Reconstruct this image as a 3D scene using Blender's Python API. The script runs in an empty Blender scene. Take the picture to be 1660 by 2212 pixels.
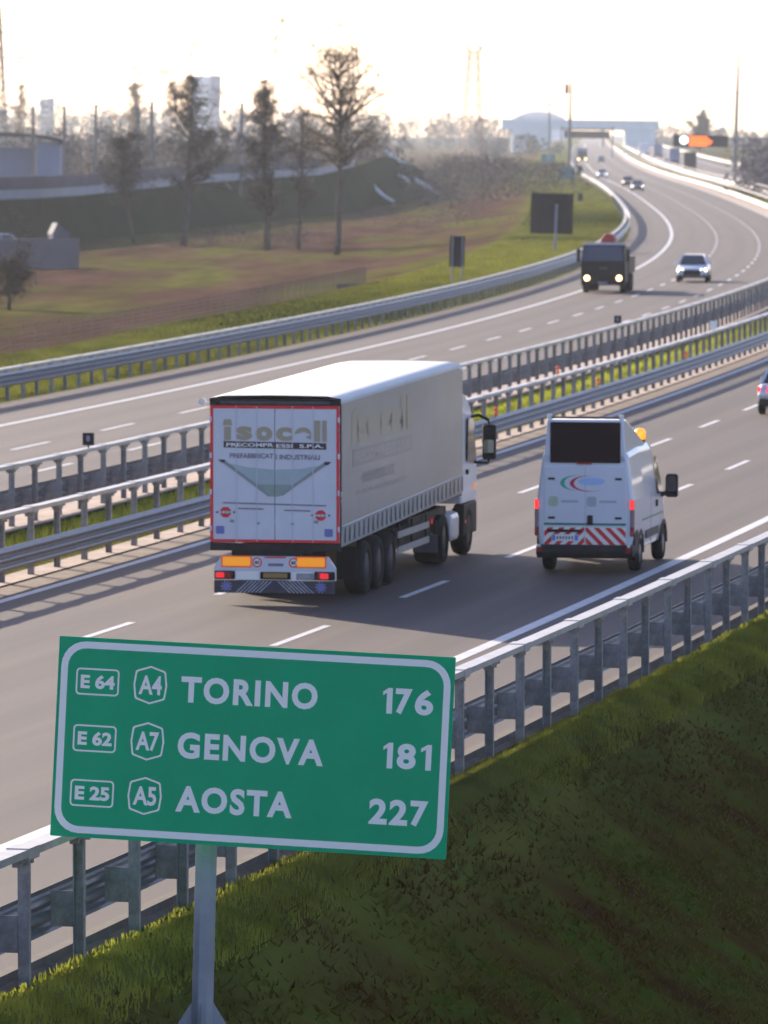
import bpy, math, random
import numpy as np
from mathutils import Vector, Matrix
S = bpy.context.scene
COL = S.collection
R = math.radians
rnd = random.Random(7)

# ------------------------------------------------------------------ camera, sky, sun, exposure
F = 13500.0                      # focal length in units of a 1660 x 2212 picture
TH = math.atan(836 / F)          # pitch down
CH = 9.2 * math.cos(TH)          # height above the carriageway
cam_d = bpy.data.cameras.new('camera'); cam = bpy.data.objects.new('camera', cam_d); COL.objects.link(cam)
cam.location = (0, 0, CH); cam.rotation_euler = (math.pi / 2 - TH, 0, 0)
cam_d.sensor_fit = 'VERTICAL'; cam_d.sensor_height = 36; cam_d.sensor_width = 27; cam_d.lens = F / 2212 * 36
cam_d.clip_start = 1; cam_d.clip_end = 12000
cam_d.dof.use_dof = True; cam_d.dof.focus_distance = 74; cam_d.dof.aperture_fstop = 4.4
S.camera = cam
SUN_AZ, SUN_EL = -31.0, 19.0     # degrees left of the view, above the horizon
wd = bpy.data.worlds.new('World'); S.world = wd; wd.use_nodes = True
nt = wd.node_tree; bg = nt.nodes['Background']
sky = nt.nodes.new('ShaderNodeTexSky'); sky.sky_type = 'NISHITA'; sky.sun_disc = False
sky.sun_elevation = R(SUN_EL); sky.sun_rotation = R(SUN_AZ); sky.air_density = 1.0; sky.dust_density = 1.0; sky.ozone_density = 1.0
tint = nt.nodes.new('ShaderNodeMix'); tint.data_type = 'RGBA'; tint.blend_type = 'MULTIPLY'; tint.inputs[0].default_value = 1; tint.inputs['B'].default_value = (.95, .93, 1.19, 1)
nt.links.new(sky.outputs[0], tint.inputs['A']); nt.links.new(tint.outputs['Result'], bg.inputs[0]); bg.inputs[1].default_value = 0.10
sun_d = bpy.data.lights.new('sun', 'SUN'); sun_d.energy = 4.3; sun_d.angle = R(0.5); sun_d.color = (1.0, 0.86, 0.68)
sun = bpy.data.objects.new('sun', sun_d); COL.objects.link(sun)
sv = Vector((math.sin(R(SUN_AZ)) * math.cos(R(SUN_EL)), math.cos(R(SUN_AZ)) * math.cos(R(SUN_EL)), math.sin(R(SUN_EL))))
sun.rotation_euler = sv.to_track_quat('Z', 'Y').to_euler()
S.view_settings.view_transform = 'Standard'; S.view_settings.look = 'None'; S.view_settings.exposure = 1.2; S.view_settings.gamma = 1
S.render.engine = 'CYCLES'; S.cycles.use_denoising = True
S.cycles.max_bounces = 6; S.cycles.volume_bounces = 1; S.cycles.transparent_max_bounces = 12
S.cycles.sample_clamp_indirect = 4

# ------------------------------------------------------------------ the line of the motorway
HY = [-80, 60, 110, 180, 250, 300, 370, 430, 540, 650, 780, 1000, 1200, 1700, 3000]
HV = [14.6, 13.2, 11.7, 10.2, 8.7, 7.4, 5.6, 4.1, 2.4, 1.6, 1.4, 0.9, 1.4, 1.8, 1.9]
def zprof(y): return 0.0
def _integrate():
    ds = 0.5; x0, y0 = 1.23, 107.17; f = []; b = []
    x, y = x0, y0
    while y < 5800:
        t = R(np.interp(y, HY, HV)); f.append((x, y, t)); x += math.sin(t) * ds; y += math.cos(t) * ds
    x, y = x0, y0
    for _ in range(360):
        t = R(np.interp(y, HY, HV)); x -= math.sin(t) * ds; y -= math.cos(t) * ds; b.append((x, y, t))
    return np.array(b[::-1] + f), len(b) * ds
REF, S0 = _integrate()
def rp(s, off, z=0.0):           # s metres along the right edge line, off metres to its right
    i = min(max((s + S0) / 0.5, 0), len(REF) - 1.001); k = int(i); a = i - k
    x, y, t = REF[k] * (1 - a) + REF[k + 1] * a
    X, Y = x + off * math.cos(t), y - off * math.sin(t)
    return Vector((X, Y, z + zprof(Y)))
def heading(s):
    return REF[int(min(max((s + S0) / 0.5, 0), len(REF) - 1))][2]
def so(p):                       # world point -> (s, off)
    d = (REF[:, 0] - p[0]) ** 2 + (REF[:, 1] - p[1]) ** 2; i = int(d.argmin()); t = REF[i][2]
    return i * 0.5 - S0, (p[0] - REF[i][0]) * math.cos(t) - (p[1] - REF[i][1]) * math.sin(t)
def ray(px, py):
    u = (px - 830) / F; v = (1106 - py) / F
    return Vector((u, math.cos(TH) + v * math.sin(TH), -math.sin(TH) + v * math.cos(TH)))
def pick(px, py, z=0.0, follow=True):   # where the sight line of a photo point meets the ground
    d = ray(px, py); zz = z
    for _ in range(40):
        t = (zz - CH) / d.z; zn = z + (zprof(d.y * t) if follow else 0); zz = .5 * zz + .5 * zn
    return Vector((d.x * t, d.y * t, zz))
def at(px, py, D):               # a point at D metres along the view axis
    return Vector((0, 0, CH)) + ray(px, py) * D

# ------------------------------------------------------------------ mesh helpers
class MB:
    def __init__(s): s.v = []; s.f = []
    def add(s, v, f, M=None):
        n = len(s.v)
        s.v += [tuple(M @ Vector(p)) if M is not None else tuple(p) for p in v]
        s.f += [tuple(i + n for i in q) for q in f]; return s
    def box(s, x0, x1, y0, y1, z0, z1, M=None):
        return s.add([(x, y, z) for z in (z0, z1) for y in (y0, y1) for x in (x0, x1)],
                     [(0, 2, 3, 1), (4, 5, 7, 6), (0, 1, 5, 4), (2, 6, 7, 3), (0, 4, 6, 2), (1, 3, 7, 5)], M)
    def loft(s, rings, closed=True, cap=True, M=None):
        n = len(rings[0]); v = [p for r in rings for p in r]; f = []
        for i in range(len(rings) - 1):
            for j in range(n if closed else n - 1):
                k = (j + 1) % n; f.append((i * n + j, i * n + k, (i + 1) * n + k, (i + 1) * n + j))
        if cap and closed: f += [tuple(range(n))[::-1], tuple((len(rings) - 1) * n + j for j in range(n))]
        return s.add(v, f, M)
    def tube(s, pts, r, n=8, M=None, cap=True):
        pts = [Vector(p) for p in pts]; rings = []
        for i, p in enumerate(pts):
            d = (pts[min(i + 1, len(pts) - 1)] - pts[max(i - 1, 0)]).normalized()
            a = d.orthogonal().normalized() if abs(d.z) > .95 else Vector((0, 0, 1)).cross(d).normalized()
            b = d.cross(a); q = r[i] if isinstance(r, (list, tuple)) else r
            rings.append([p + (a * math.cos(2 * math.pi * k / n) + b * math.sin(2 * math.pi * k / n)) * q for k in range(n)])
        return s.loft(rings, True, cap, M)
    def lathe(s, prof, n=24, M=None):        # profile of (radius, x) turned about the x axis
        rings = [[(x, r * math.cos(2 * math.pi * k / n), r * math.sin(2 * math.pi * k / n)) for k in range(n)] for r, x in prof]
        return s.loft(rings, True, True, M)
    def prism(s, poly, x0, x1, M=None):      # (y, z) outline pushed along x
        return s.loft([[(x0, a, b) for a, b in poly], [(x1, a, b) for a, b in poly]], True, True, M)
    def flat(s, poly, y, M=None):            # (x, z) outline facing -y
        return s.add([(a, y, b) for a, b in poly], [tuple(range(len(poly)))], M)
    def plate(s, poly, y0, y1, M=None):      # (x, z) outline with thickness
        return s.loft([[(a, y0, b) for a, b in poly], [(a, y1, b) for a, b in poly]], True, True, M)
    def ring(s, outer, inner, y, M=None):
        n = len(outer); v = [(a, y, b) for a, b in outer] + [(a, y, b) for a, b in inner]
        return s.add(v, [(j, (j + 1) % n, n + (j + 1) % n, n + j) for j in range(n)], M)
    def build(s, name, mat, parent=None, smooth=False, bevel=0, M=None):
        me = bpy.data.meshes.new(name); me.from_pydata(s.v, [], s.f); me.materials.append(mat)
        if smooth: me.polygons.foreach_set('use_smooth', [True] * len(me.polygons))
        me.update()
        o = bpy.data.objects.new(name, me); COL.objects.link(o)
        if parent: o.parent = parent
        if M is not None: o.matrix_local = M
        if bevel:
            b = o.modifiers.new('bevel', 'BEVEL'); b.width = bevel; b.segments = 2; b.limit_method = 'ANGLE'
        return o
def rrect(x0, x1, z0, z1, r, n=6):
    p = []
    for cx, cz, a in ((x1 - r, z1 - r, 0), (x0 + r, z1 - r, 90), (x0 + r, z0 + r, 180), (x1 - r, z0 + r, 270)):
        p += [(cx + r * math.cos(R(a + 90 * k / n)), cz + r * math.sin(R(a + 90 * k / n))) for k in range(n + 1)]
    return p
def clip(poly, x0, x1, z0, z1):
    for ax, lim, sg in ((0, x0, 1), (0, x1, -1), (1, z0, 1), (1, z1, -1)):
        out = []
        for i in range(len(poly)):
            a, b = poly[i - 1], poly[i]; da, db = sg * (a[ax] - lim), sg * (b[ax] - lim)
            if (da >= 0) != (db >= 0):
                t = da / (da - db); out.append((a[0] + t * (b[0] - a[0]), a[1] + t * (b[1] - a[1])))
            if db >= 0: out.append(b)
        poly = out
        if len(poly) < 3: return []
    return poly
_txt = {}
def text(body, x0, x1, z0, z1, bold=0.03, space=1.0):
    """outline of a word fitted into a box, as (vertices (x, z), faces)"""
    key = (body, bold, space)
    if key not in _txt:
        cu = bpy.data.curves.new('lettering', 'FONT'); cu.body = body; cu.offset = bold; cu.space_character = space; cu.resolution_u = 4; cu.fill_mode = 'FRONT'
        o = bpy.data.objects.new('lettering', cu); COL.objects.link(o); bpy.context.view_layer.update()
        me = bpy.data.meshes.new_from_object(o.evaluated_get(bpy.context.evaluated_depsgraph_get()))
        v = np.array([q.co[:2] for q in me.vertices]); f = [tuple(p.vertices) for p in me.polygons]
        lo, hi = v.min(0), v.max(0); v = (v - lo) / (hi - lo)
        COL.objects.unlink(o); bpy.data.objects.remove(o); bpy.data.curves.remove(cu); bpy.data.meshes.remove(me)
        _txt[key] = (v, f)
    v, f = _txt[key]
    return [(x0 + a * (x1 - x0), z0 + b * (z1 - z0)) for a, b in v], f
def put_text(mb, body, x0, x1, z0, z1, y, bold=0.03, M=None, space=1.0):
    v, f = text(body, x0, x1, z0, z1, bold, space)
    return mb.add([(a, y, b) for a, b in v], f, M)
def tag(o, label=None, cat=None, group=None, kind=None):
    for k, v in (('label', label), ('category', cat), ('group', group), ('kind', kind)):
        if v: o[k] = v
    return o
def thing(name, label, cat, loc=(0, 0, 0), rz=0.0, group=None, lean=0.0, sc=1.0):
    o = bpy.data.objects.new(name, None); COL.objects.link(o); o.empty_display_size = .3
    o.location = loc; o.rotation_euler = (0, R(lean), rz); o.scale = (sc, sc, sc)
    return tag(o, label, cat, group)
def copy_tree(o, parent=None):
    kids = [c for c in ALLKIDS(o)]
    c = o.copy(); COL.objects.link(c)
    if parent: c.parent = parent
    for k in kids: copy_tree(k, c)
    return c
def ALLKIDS(o): return list(o.children)
def struct(o): o['kind'] = 'structure'; return o

# ------------------------------------------------------------------ materials
def mat(name, col, rough=.6, metal=0.0, var=0.0, scale=3.0, col2=None, emit=0.0, bump=0.0, coat=0.0, spec=.5, detail=4):
    m = bpy.data.materials.new(name); m.use_nodes = True; t = m.node_tree; b = t.nodes['Principled BSDF']
    b.inputs['Base Color'].default_value = (*col, 1); b.inputs['Roughness'].default_value = rough; b.inputs['Metallic'].default_value = metal
    b.inputs['Coat Weight'].default_value = coat; b.inputs['Specular IOR Level'].default_value = spec
    if emit: b.inputs['Emission Color'].default_value = (*col, 1); b.inputs['Emission Strength'].default_value = emit
    if var or col2 or bump:
        tc = t.nodes.new('ShaderNodeTexCoord'); n = t.nodes.new('ShaderNodeTexNoise'); n.inputs['Scale'].default_value = scale
        n.inputs['Detail'].default_value = detail; n.inputs['Roughness'].default_value = .65
        t.links.new(tc.outputs['Object'], n.inputs['Vector'])
        r = t.nodes.new('ShaderNodeValToRGB'); r.color_ramp.elements[0].position = .32; r.color_ramp.elements[1].position = .68
        c2 = col2 or tuple(min(1, c * (1 + var)) for c in col); c1 = col if col2 else tuple(c * (1 - var) for c in col)
        r.color_ramp.elements[0].color = (*c1, 1); r.color_ramp.elements[1].color = (*c2, 1)
        t.links.new(n.outputs['Fac'], r.inputs['Fac']); t.links.new(r.outputs['Color'], b.inputs['Base Color'])
        if bump:
            bp = t.nodes.new('ShaderNodeBump'); bp.inputs['Strength'].default_value = bump; bp.inputs['Distance'].default_value = .02
            t.links.new(n.outputs['Fac'], bp.inputs['Height']); t.links.new(bp.outputs['Normal'], b.inputs['Normal'])
    return m
M_white = mat('white_paint', (.63, .65, .71), .35, var=.05, scale=1.5, coat=.3)
M_vanwhite = mat('van_white_paint', (.72, .74, .80), .28, var=.03, scale=1.2, coat=.6)
M_roof = mat('tarpaulin_roof', (.80, .78, .72), .55, var=.05, scale=.8)
M_curtain = mat('curtain_grey', (.39, .352, .312), .38, var=.06, scale=.9)
M_skirt = mat('curtain_skirt', (.40, .385, .36), .5, var=.08, scale=2)
M_red = mat('red_paint', (.78, .045, .05), .5, spec=.2)
M_black = mat('black_plastic', (.018, .016, .018), .55, spec=.15)
M_dark = mat('dark_steel', (.03, .026, .028), .6, var=.3, scale=4, spec=.15)
M_tyre = mat('tyre_rubber', (.022, .021, .022), .85, var=.25, scale=6, spec=.15)
M_rim = mat('wheel_steel', (.30, .29, .29), .45, metal=.6, var=.2, scale=8)
M_darkrim = mat('dusty_dark_rim', (.075, .068, .066), .6, var=.25, scale=8)
M_galv = mat('galvanised_steel', (.17, .168, .185), .42, metal=.35, var=.2, scale=5, detail=6)
M_galv_post = mat('galvanised_post', (.25, .25, .26), .5, metal=.3, var=.35, scale=7, detail=8)
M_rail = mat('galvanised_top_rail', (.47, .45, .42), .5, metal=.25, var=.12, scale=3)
M_glass = mat('dark_glass', (.02, .022, .026), .08, coat=.5)
M_tan = mat('tan_print', (.40, .34, .23), .5)
M_tan_faint = mat('tan_print_on_curtain', (.42, .365, .265), .42)
M_ink = mat('dark_print', (.06, .03, .05), .5)
M_ink_faint = mat('grey_print_on_curtain', (.335, .305, .28), .42)
M_greyink = mat('grey_print', (.20, .18, .24), .5)
M_sage = mat('sage_print', (.27, .35, .32), .5, var=.12, scale=1.2)
M_sagelight = mat('pale_sage_print', (.38, .47, .49), .5, var=.1, scale=1.2)
M_blue = mat('blue_sticker', (.17, .18, .46), .5)
M_amber = mat('amber_reflector', (.85, .30, .01), .35, emit=.25)
M_amberlamp = mat('amber_lens', (.9, .36, .01), .2, emit=.5, coat=.5)
M_orange = mat('orange_reflector', (.75, .10, .02), .4, emit=.1)
M_taillit = mat('lit_tail_lamp', (1.0, .02, .015), .3, emit=.8)
M_tail = mat('tail_lens', (.35, .012, .015), .2, coat=.6)
M_head = mat('lit_headlamp', (1.0, .96, .85), .2, emit=5)
M_headwarm = mat('lit_warm_headlamp', (1.0, .68, .3), .2, emit=3)
M_yplate = mat('yellow_plate', (.32, .2, .05), .5)
M_green = mat('sign_green', (.0, .40, .175), .5, var=.06, scale=1.6, spec=.15)
M_refl = mat('reflective_white', (.92, .90, .84), .5, spec=.2)
M_grnstripe = mat('green_stripe', (.01, .22, .12), .4)
M_plateblue = mat('plate_blue', (.12, .28, .75), .4)
M_lightblue = mat('pale_blue_print', (.42, .58, .88), .4)
M_bluegreen = mat('blue_green_panel', (.08, .22, .24), .6)
M_screen = mat('matrix_screen', (.020, .008, .010), .6, spec=.1)
M_signback = mat('sign_back', (.035, .028, .03), .6, var=.2, scale=2, spec=.15)
M_bark = mat('bark', (.075, .055, .042), .9, var=.35, scale=3)
M_leafb = mat('dry_brown_leaf', (.11, .07, .04), .8, var=.4, scale=.5)
M_catkin = mat('backlit_buff_catkin', (.36, .24, .10), .8, var=.35, scale=.5)  # catkin colour raised to hold the golden backlight of the crown
M_scrub = mat('scrub_twigs', (.09, .066, .056), .9, var=.4, scale=.2)
M_copse = mat('haze_paled_twigs', (.15, .125, .125), .9, var=.3, scale=.3)  # scrub brown with the violet-grey of the haze mixed in
M_wood = mat('distant_foliage', (.07, .075, .06), .9, var=.4, scale=.05)
M_conc = mat('concrete', (.36, .34, .33), .85, var=.15, scale=1.5)
M_kerb = mat('dusty_concrete', (.40, .30, .235), .9, var=.25, scale=1.2)
M_dirt = mat('verge_dirt', (.155, .11, .08), .95, var=.35, scale=1.5)
M_panel = mat('blue_grey_cladding', (.20, .23, .33), .6, var=.08, scale=.3)
M_hazebld = mat('haze_paled_grey', (.70, .73, .78), .8, var=.1, scale=.1)  # paled so that distance haze is part of the colour
M_overp = mat('haze_paled_bridge', (.56, .66, .68), .6, var=.1, scale=.1)  # blue-green lightened further, fading it as distance haze would
M_pole = mat('pole_steel', (.18, .18, .185), .5, metal=.3, var=.2, scale=2)
M_pylon = mat('rusty_lattice_steel', (.38, .24, .16), .6, var=.2, scale=.4)
M_silver = mat('silver_paint', (.62, .63, .66), .25, metal=.5, coat=.7)
M_darkblue = mat('dark_blue_paint', (.03, .045, .09), .25, coat=.7)
M_carwhite = mat('white_car_paint', (.72, .72, .72), .3, coat=.6)
M_greycar = mat('grey_paint', (.10, .11, .12), .3, coat=.6)
M_truckdark = mat('dark_truck_paint', (.018, .011, .013), .5, var=.15, scale=1, spec=.15)
M_redtarp = mat('red_tarpaulin', (.45, .03, .025), .6)
M_shed = mat('faded_blue_boards', (.085, .09, .12), .8, var=.15, scale=1)
M_fence = mat('fence_wire', (.14, .11, .085), .8)

def asphalt():
    m = bpy.data.materials.new('asphalt'); m.use_nodes = True; t = m.node_tree; b = t.nodes['Principled BSDF']
    at_ = t.nodes.new('ShaderNodeAttribute'); at_.attribute_name = 'so'           # (along/20, across, 0)
    sep = t.nodes.new('ShaderNodeSeparateXYZ'); t.links.new(at_.outputs['Vector'], sep.inputs[0])
    mp = t.nodes.new('ShaderNodeMapping'); mp.inputs['Scale'].default_value = (.35, 1.3, 1); t.links.new(at_.outputs['Vector'], mp.inputs['Vector'])
    n1 = t.nodes.new('ShaderNodeTexNoise'); n1.inputs['Scale'].default_value = 1.6; n1.inputs['Detail'].default_value = 6; t.links.new(mp.outputs[0], n1.inputs['Vector'])
    n2 = t.nodes.new('ShaderNodeTexNoise'); n2.inputs['Scale'].default_value = 60; n2.inputs['Detail'].default_value = 3
    tc = t.nodes.new('ShaderNodeTexCoord'); t.links.new(tc.outputs['Object'], n2.inputs['Vector'])
    # wheel tracks: a wave across the lane
    w = t.nodes.new('ShaderNodeMath'); w.operation = 'MULTIPLY'; w.inputs[1].default_value = 2 * math.pi / 1.85; t.links.new(sep.outputs[1], w.inputs[0])
    c = t.nodes.new('ShaderNodeMath'); c.operation = 'COSINE'; t.links.new(w.outputs[0], c.inputs[0])
    r = t.nodes.new('ShaderNodeValToRGB'); e = r.color_ramp.elements
    e[0].position = .3; e[0].color = (.072, .054, .045, 1); e[1].position = .7; e[1].color = (.101, .076, .064, 1)
    t.links.new(n1.outputs['Fac'], r.inputs['Fac'])
    mx = t.nodes.new('ShaderNodeMix'); mx.data_type = 'RGBA'; mx.blend_type = 'MULTIPLY'; mx.inputs[0].default_value = 1
    cr = t.nodes.new('ShaderNodeMapRange'); cr.inputs['From Min'].default_value = -1; cr.inputs['To Min'].default_value = .82; cr.inputs['To Max'].default_value = 1.03
    t.links.new(c.outputs[0], cr.inputs['Value'])
    g = t.nodes.new('ShaderNodeMapRange'); g.inputs['From Min'].default_value = .25; g.inputs['From Max'].default_value = .75; g.inputs['To Min'].default_value = .82; g.inputs['To Max'].default_value = 1.1
    t.links.new(n2.outputs['Fac'], g.inputs['Value'])
    mu = t.nodes.new('ShaderNodeMath'); mu.operation = 'MULTIPLY'; t.links.new(cr.outputs[0], mu.inputs[0]); t.links.new(g.outputs[0], mu.inputs[1])
    t.links.new(r.outputs[0], mx.inputs['A']); t.links.new(mu.outputs[0], mx.inputs['B']); t.links.new(mx.outputs['Result'], b.inputs['Base Color'])
    b.inputs['Roughness'].default_value = .75; b.inputs['Specular IOR Level'].default_value = .35
    bp = t.nodes.new('ShaderNodeBump'); bp.inputs['Strength'].default_value = .4; bp.inputs['Distance'].default_value = .01
    t.links.new(n2.outputs['Fac'], bp.inputs['Height']); t.links.new(bp.outputs[0], b.inputs['Normal'])
    return m
def linepaint():
    m = mat('road_paint', (.60, .59, .57), .6, var=.18, scale=2.5, detail=8); return m
M_asph = asphalt(); M_line = linepaint()

def ground_mat():
    m = bpy.data.materials.new('ground_soil_and_grass'); m.use_nodes = True; t = m.node_tree; b = t.nodes['Principled BSDF']
    b.inputs['Roughness'].default_value = 1; b.inputs['Specular IOR Level'].default_value = 0
    a = t.nodes.new('ShaderNodeAttribute'); a.attribute_name = 'so'; sep = t.nodes.new('ShaderNodeSeparateXYZ'); t.links.new(a.outputs['Vector'], sep.inputs[0])
    tc = t.nodes.new('ShaderNodeTexCoord')
    def noise(scale, det=4, sx=1, sy=1):
        mp = t.nodes.new('ShaderNodeMapping'); mp.inputs['Scale'].default_value = (sx, sy, 1); t.links.new(tc.outputs['Object'], mp.inputs[0])
        n = t.nodes.new('ShaderNodeTexNoise'); n.inputs['Scale'].default_value = scale; n.inputs['Detail'].default_value = det; t.links.new(mp.outputs[0], n.inputs['Vector']); return n.outputs['Fac']
    def ramp(fac, *st):
        r = t.nodes.new('ShaderNodeValToRGB'); e = r.color_ramp.elements
        while len(e) < len(st): e.new(.5)
        for q, (p, c) in zip(e, st): q.position = p; q.color = (*c, 1)
        t.links.new(fac, r.inputs['Fac']); return r.outputs['Color']
    def mix(f, c1, c2):
        x = t.nodes.new('ShaderNodeMix'); x.data_type = 'RGBA'; t.links.new(f, x.inputs[0]); t.links.new(c1, x.inputs['A']); t.links.new(c2, x.inputs['B']); return x.outputs['Result']
    def rng(v, a0, a1, b0=0, b1=1):
        r = t.nodes.new('ShaderNodeMapRange'); r.inputs['From Min'].default_value = a0; r.inputs['From Max'].default_value = a1
        r.inputs['To Min'].default_value = b0; r.inputs['To Max'].default_value = b1; t.links.new(v, r.inputs['Value']); return r.outputs[0]
    near = noise(3.0, 8)
    green = ramp(noise(.5, 9, 1, .2), (.3, (.07, .074, .018)), (.55, (.125, .13, .026)), (.75, (.17, .17, .034)))
    brown = ramp(noise(.28, 9, 1, .14), (.3, (.062, .036, .026)), (.55, (.105, .060, .045)), (.75, (.14, .088, .062)))
    patch = ramp(noise(.11, 7, 1, .16), (.42, (0, 0, 0)), (.66, (.85, .85, .85)))
    field = mix(patch, brown, green)
    slope = ramp(noise(.55, 10, 1, 1), (.36, (.060, .028, .009)), (.50, (.075, .060, .009)), (.62, (.062, .080, .010)))
    # across the road: far left field | verge green | road | right slope
    f_left = rng(sep.outputs[1], -43.6, -42.0)
    c = mix(f_left, field, green)
    f_right = rng(sep.outputs[1], 4.3, 6.4)
    c = mix(f_right, c, slope)
    t.links.new(c, b.inputs['Base Color'])
    bp = t.nodes.new('ShaderNodeBump'); bp.inputs['Strength'].default_value = .7; bp.inputs['Distance'].default_value = .15
    t.links.new(near, bp.inputs['Height']); t.links.new(bp.outputs[0], b.inputs['Normal'])
    return m
M_ground = ground_mat()

def gz(s, off, y):
    """ground height beside the carriageways"""
    if off > 3.75:
        d = max(0, off - 4.25); far = min(1, max(0, (s - 200) / 200))
        return -min(d * .62, 4.5 * (1 - far) + 1.2 * far) - .02
    if off > -32.4: return -.06
    d = -32.4 - off
    return -.03 - 2.0 * min(1, max(0, (d - 9.8) / 13.0)) ** .8

# ------------------------------------------------------------------ ground, carriageways, markings
def strip(name, offs, stations, zf, material, uv=True):
    v = []; f = []; n = len(offs); A = []
    for s in stations:
        for o in offs:
            p = rp(s, o, 0); z = zf(s, o, p.y); v.append((p.x, p.y, p.z + z)); A.append((s / 20, o, 0))
    for i in range(len(stations) - 1):
        for j in range(n - 1): f.append((i * n + j, i * n + j + 1, (i + 1) * n + j + 1, (i + 1) * n + j))
    mb = MB(); mb.v = v; mb.f = f; o = mb.build(name, material, smooth=True)
    at_ = o.data.attributes.new('so', 'FLOAT_VECTOR', 'POINT'); at_.data.foreach_set('vector', np.array(A, dtype=np.float32).ravel())
    return struct(o)
ST = list(np.arange(-170, 600, 4.0)) + list(np.arange(600, 5400, 25.0))
strip('ground', [-1600, -900, -500, -300, -200, -130, -90, -60, -52, -47, -45, -43.6, -42.6, -42, -40, -36, -34.4, -33.4, -32.5, -32.2, -20, -12, 3.6, 3.8, 4.25, 4.6, 5.2, 6, 7, 8, 10, 12, 16, 30, 80, 300, 900],
      ST, gz, M_ground)
strip('carriageway', [-11.35, -9, -6, -3, 0, 1.8, 3.55], ST, lambda s, o, y: 0, M_asph)
strip('oncoming_carriageway', [-32.2, -30, -27, -24, -21, -18], ST, lambda s, o, y: 0, M_asph)
strip('median_kerb_strip', [-12.05, -11.35], ST, lambda s, o, y: .004, M_dirt)
strip('median_footing', [-12.75, -12.05], ST, lambda s, o, y: .03, M_kerb)
strip('median_inner_footing', [-18.0, -16.2], ST, lambda s, o, y: .012, M_kerb)
strip('gutter', [3.5, 3.62, 3.66, 3.8], ST, lambda s, o, y: .004 if o < 3.64 else -.05, M_dirt)
kb = MB(); kb.loft([[rp(s, 3.42, 0), rp(s, 3.42, .10), rp(s, 3.56, .10), rp(s, 3.56, -.06)] for s in ST if s < 700], True, True); struct(kb.build('shade_line_kerb', mat('shade_kerb_asphalt', (.10, .085, .075), .9, var=.25, scale=3)))  # low edge added so its shaded side draws the dark line
mline = MB()
def line(off, w, s0, s1, z=.006):
    st = [s for s in ST if s0 < s < s1]; st = [s0] + st + [s1]
    mline.loft([[rp(s, off - w / 2, z), rp(s, off + w / 2, z)] for s in st], closed=False, cap=False)
for off, w in ((0, .26), (-11.1, .22), (-28.6, .25), (-18.15, .2)): line(off, w, -165, 3000)
for k in range(-16, 160):
    for off, ph in ((-3.7, 2.1), (-7.4, 2.1), (-24.9, 8.5), (-21.6, 8.9)):
        s = ph + 11.55 * k; line(off, .16, s, s + 4.6)
struct(mline.build('road_markings', M_line))

# ------------------------------------------------------------------ grass (stuff)
def blades(name, pts, nrm_h, w, material, seed=1, lean=.5, kind='stuff'):
    """one small leaning triangle per point; pts (n,3)"""
    g = np.random.default_rng(seed); n = len(pts); a = g.uniform(0, 2 * np.pi, n); h = nrm_h * g.uniform(.5, 1.4, n)
    d = np.stack([np.cos(a), np.sin(a), 0 * a], 1); la = g.uniform(0, 2 * np.pi, n); l = lean * g.uniform(0, 1, n) * h
    tip = pts + np.stack([np.cos(la) * l, np.sin(la) * l, h], 1)
    ww = w * g.uniform(.6, 1.4, n)[:, None]
    v = np.stack([pts - d * ww / 2, pts + d * ww / 2, tip], 1).reshape(-1, 3)
    me = bpy.data.meshes.new(name); me.vertices.add(3 * n); me.vertices.foreach_set('co', v.astype(np.float32).ravel())
    me.loops.add(3 * n); me.loops.foreach_set('vertex_index', np.arange(3 * n, dtype=np.int32))
    me.polygons.add(n); me.polygons.foreach_set('loop_start', np.arange(0, 3 * n, 3, dtype=np.int32)); me.polygons.foreach_set('loop_total', np.full(n, 3, dtype=np.int32))
    me.materials.append(material); me.update(); me.validate()
    o = bpy.data.objects.new(name, me); COL.objects.link(o); o['kind'] = kind; return o
def leafmat(name, c1, c2, scale, trans=.35):
    m = bpy.data.materials.new(name); m.use_nodes = True; t = m.node_tree; b = t.nodes['Principled BSDF']
    n = t.nodes.new('ShaderNodeTexNoise'); n.inputs['Scale'].default_value = scale; n.inputs['Detail'].default_value = 5
    tc = t.nodes.new('ShaderNodeTexCoord'); t.links.new(tc.outputs['Object'], n.inputs['Vector'])
    r = t.nodes.new('ShaderNodeValToRGB'); r.color_ramp.elements[0].position = .38; r.color_ramp.elements[1].position = .62
    r.color_ramp.elements[0].color = (*c1, 1); r.color_ramp.elements[1].color = (*c2, 1)
    t.links.new(n.outputs['Fac'], r.inputs['Fac']); t.links.new(r.outputs[0], b.inputs['Base Color'])
    b.inputs['Roughness'].default_value = .8; b.inputs['Specular IOR Level'].default_value = 0
    tr = t.nodes.new('ShaderNodeBsdfTranslucent'); t.links.new(r.outputs[0], tr.inputs['Color'])
    mx = t.nodes.new('ShaderNodeMixShader'); mx.inputs[0].default_value = trans
    t.links.new(b.outputs[0], mx.inputs[1]); t.links.new(tr.outputs[0], mx.inputs[2]); t.links.new(mx.outputs[0], t.nodes['Material Output'].inputs[0])
    return m
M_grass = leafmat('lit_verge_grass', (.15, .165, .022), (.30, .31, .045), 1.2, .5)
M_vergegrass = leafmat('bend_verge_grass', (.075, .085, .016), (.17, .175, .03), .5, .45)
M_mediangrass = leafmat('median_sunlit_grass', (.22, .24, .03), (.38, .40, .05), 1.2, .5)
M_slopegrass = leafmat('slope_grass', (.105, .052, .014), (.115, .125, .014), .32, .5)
M_weed = leafmat('dry_weeds', (.10, .058, .04), (.15, .092, .06), .2, .3)
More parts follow.
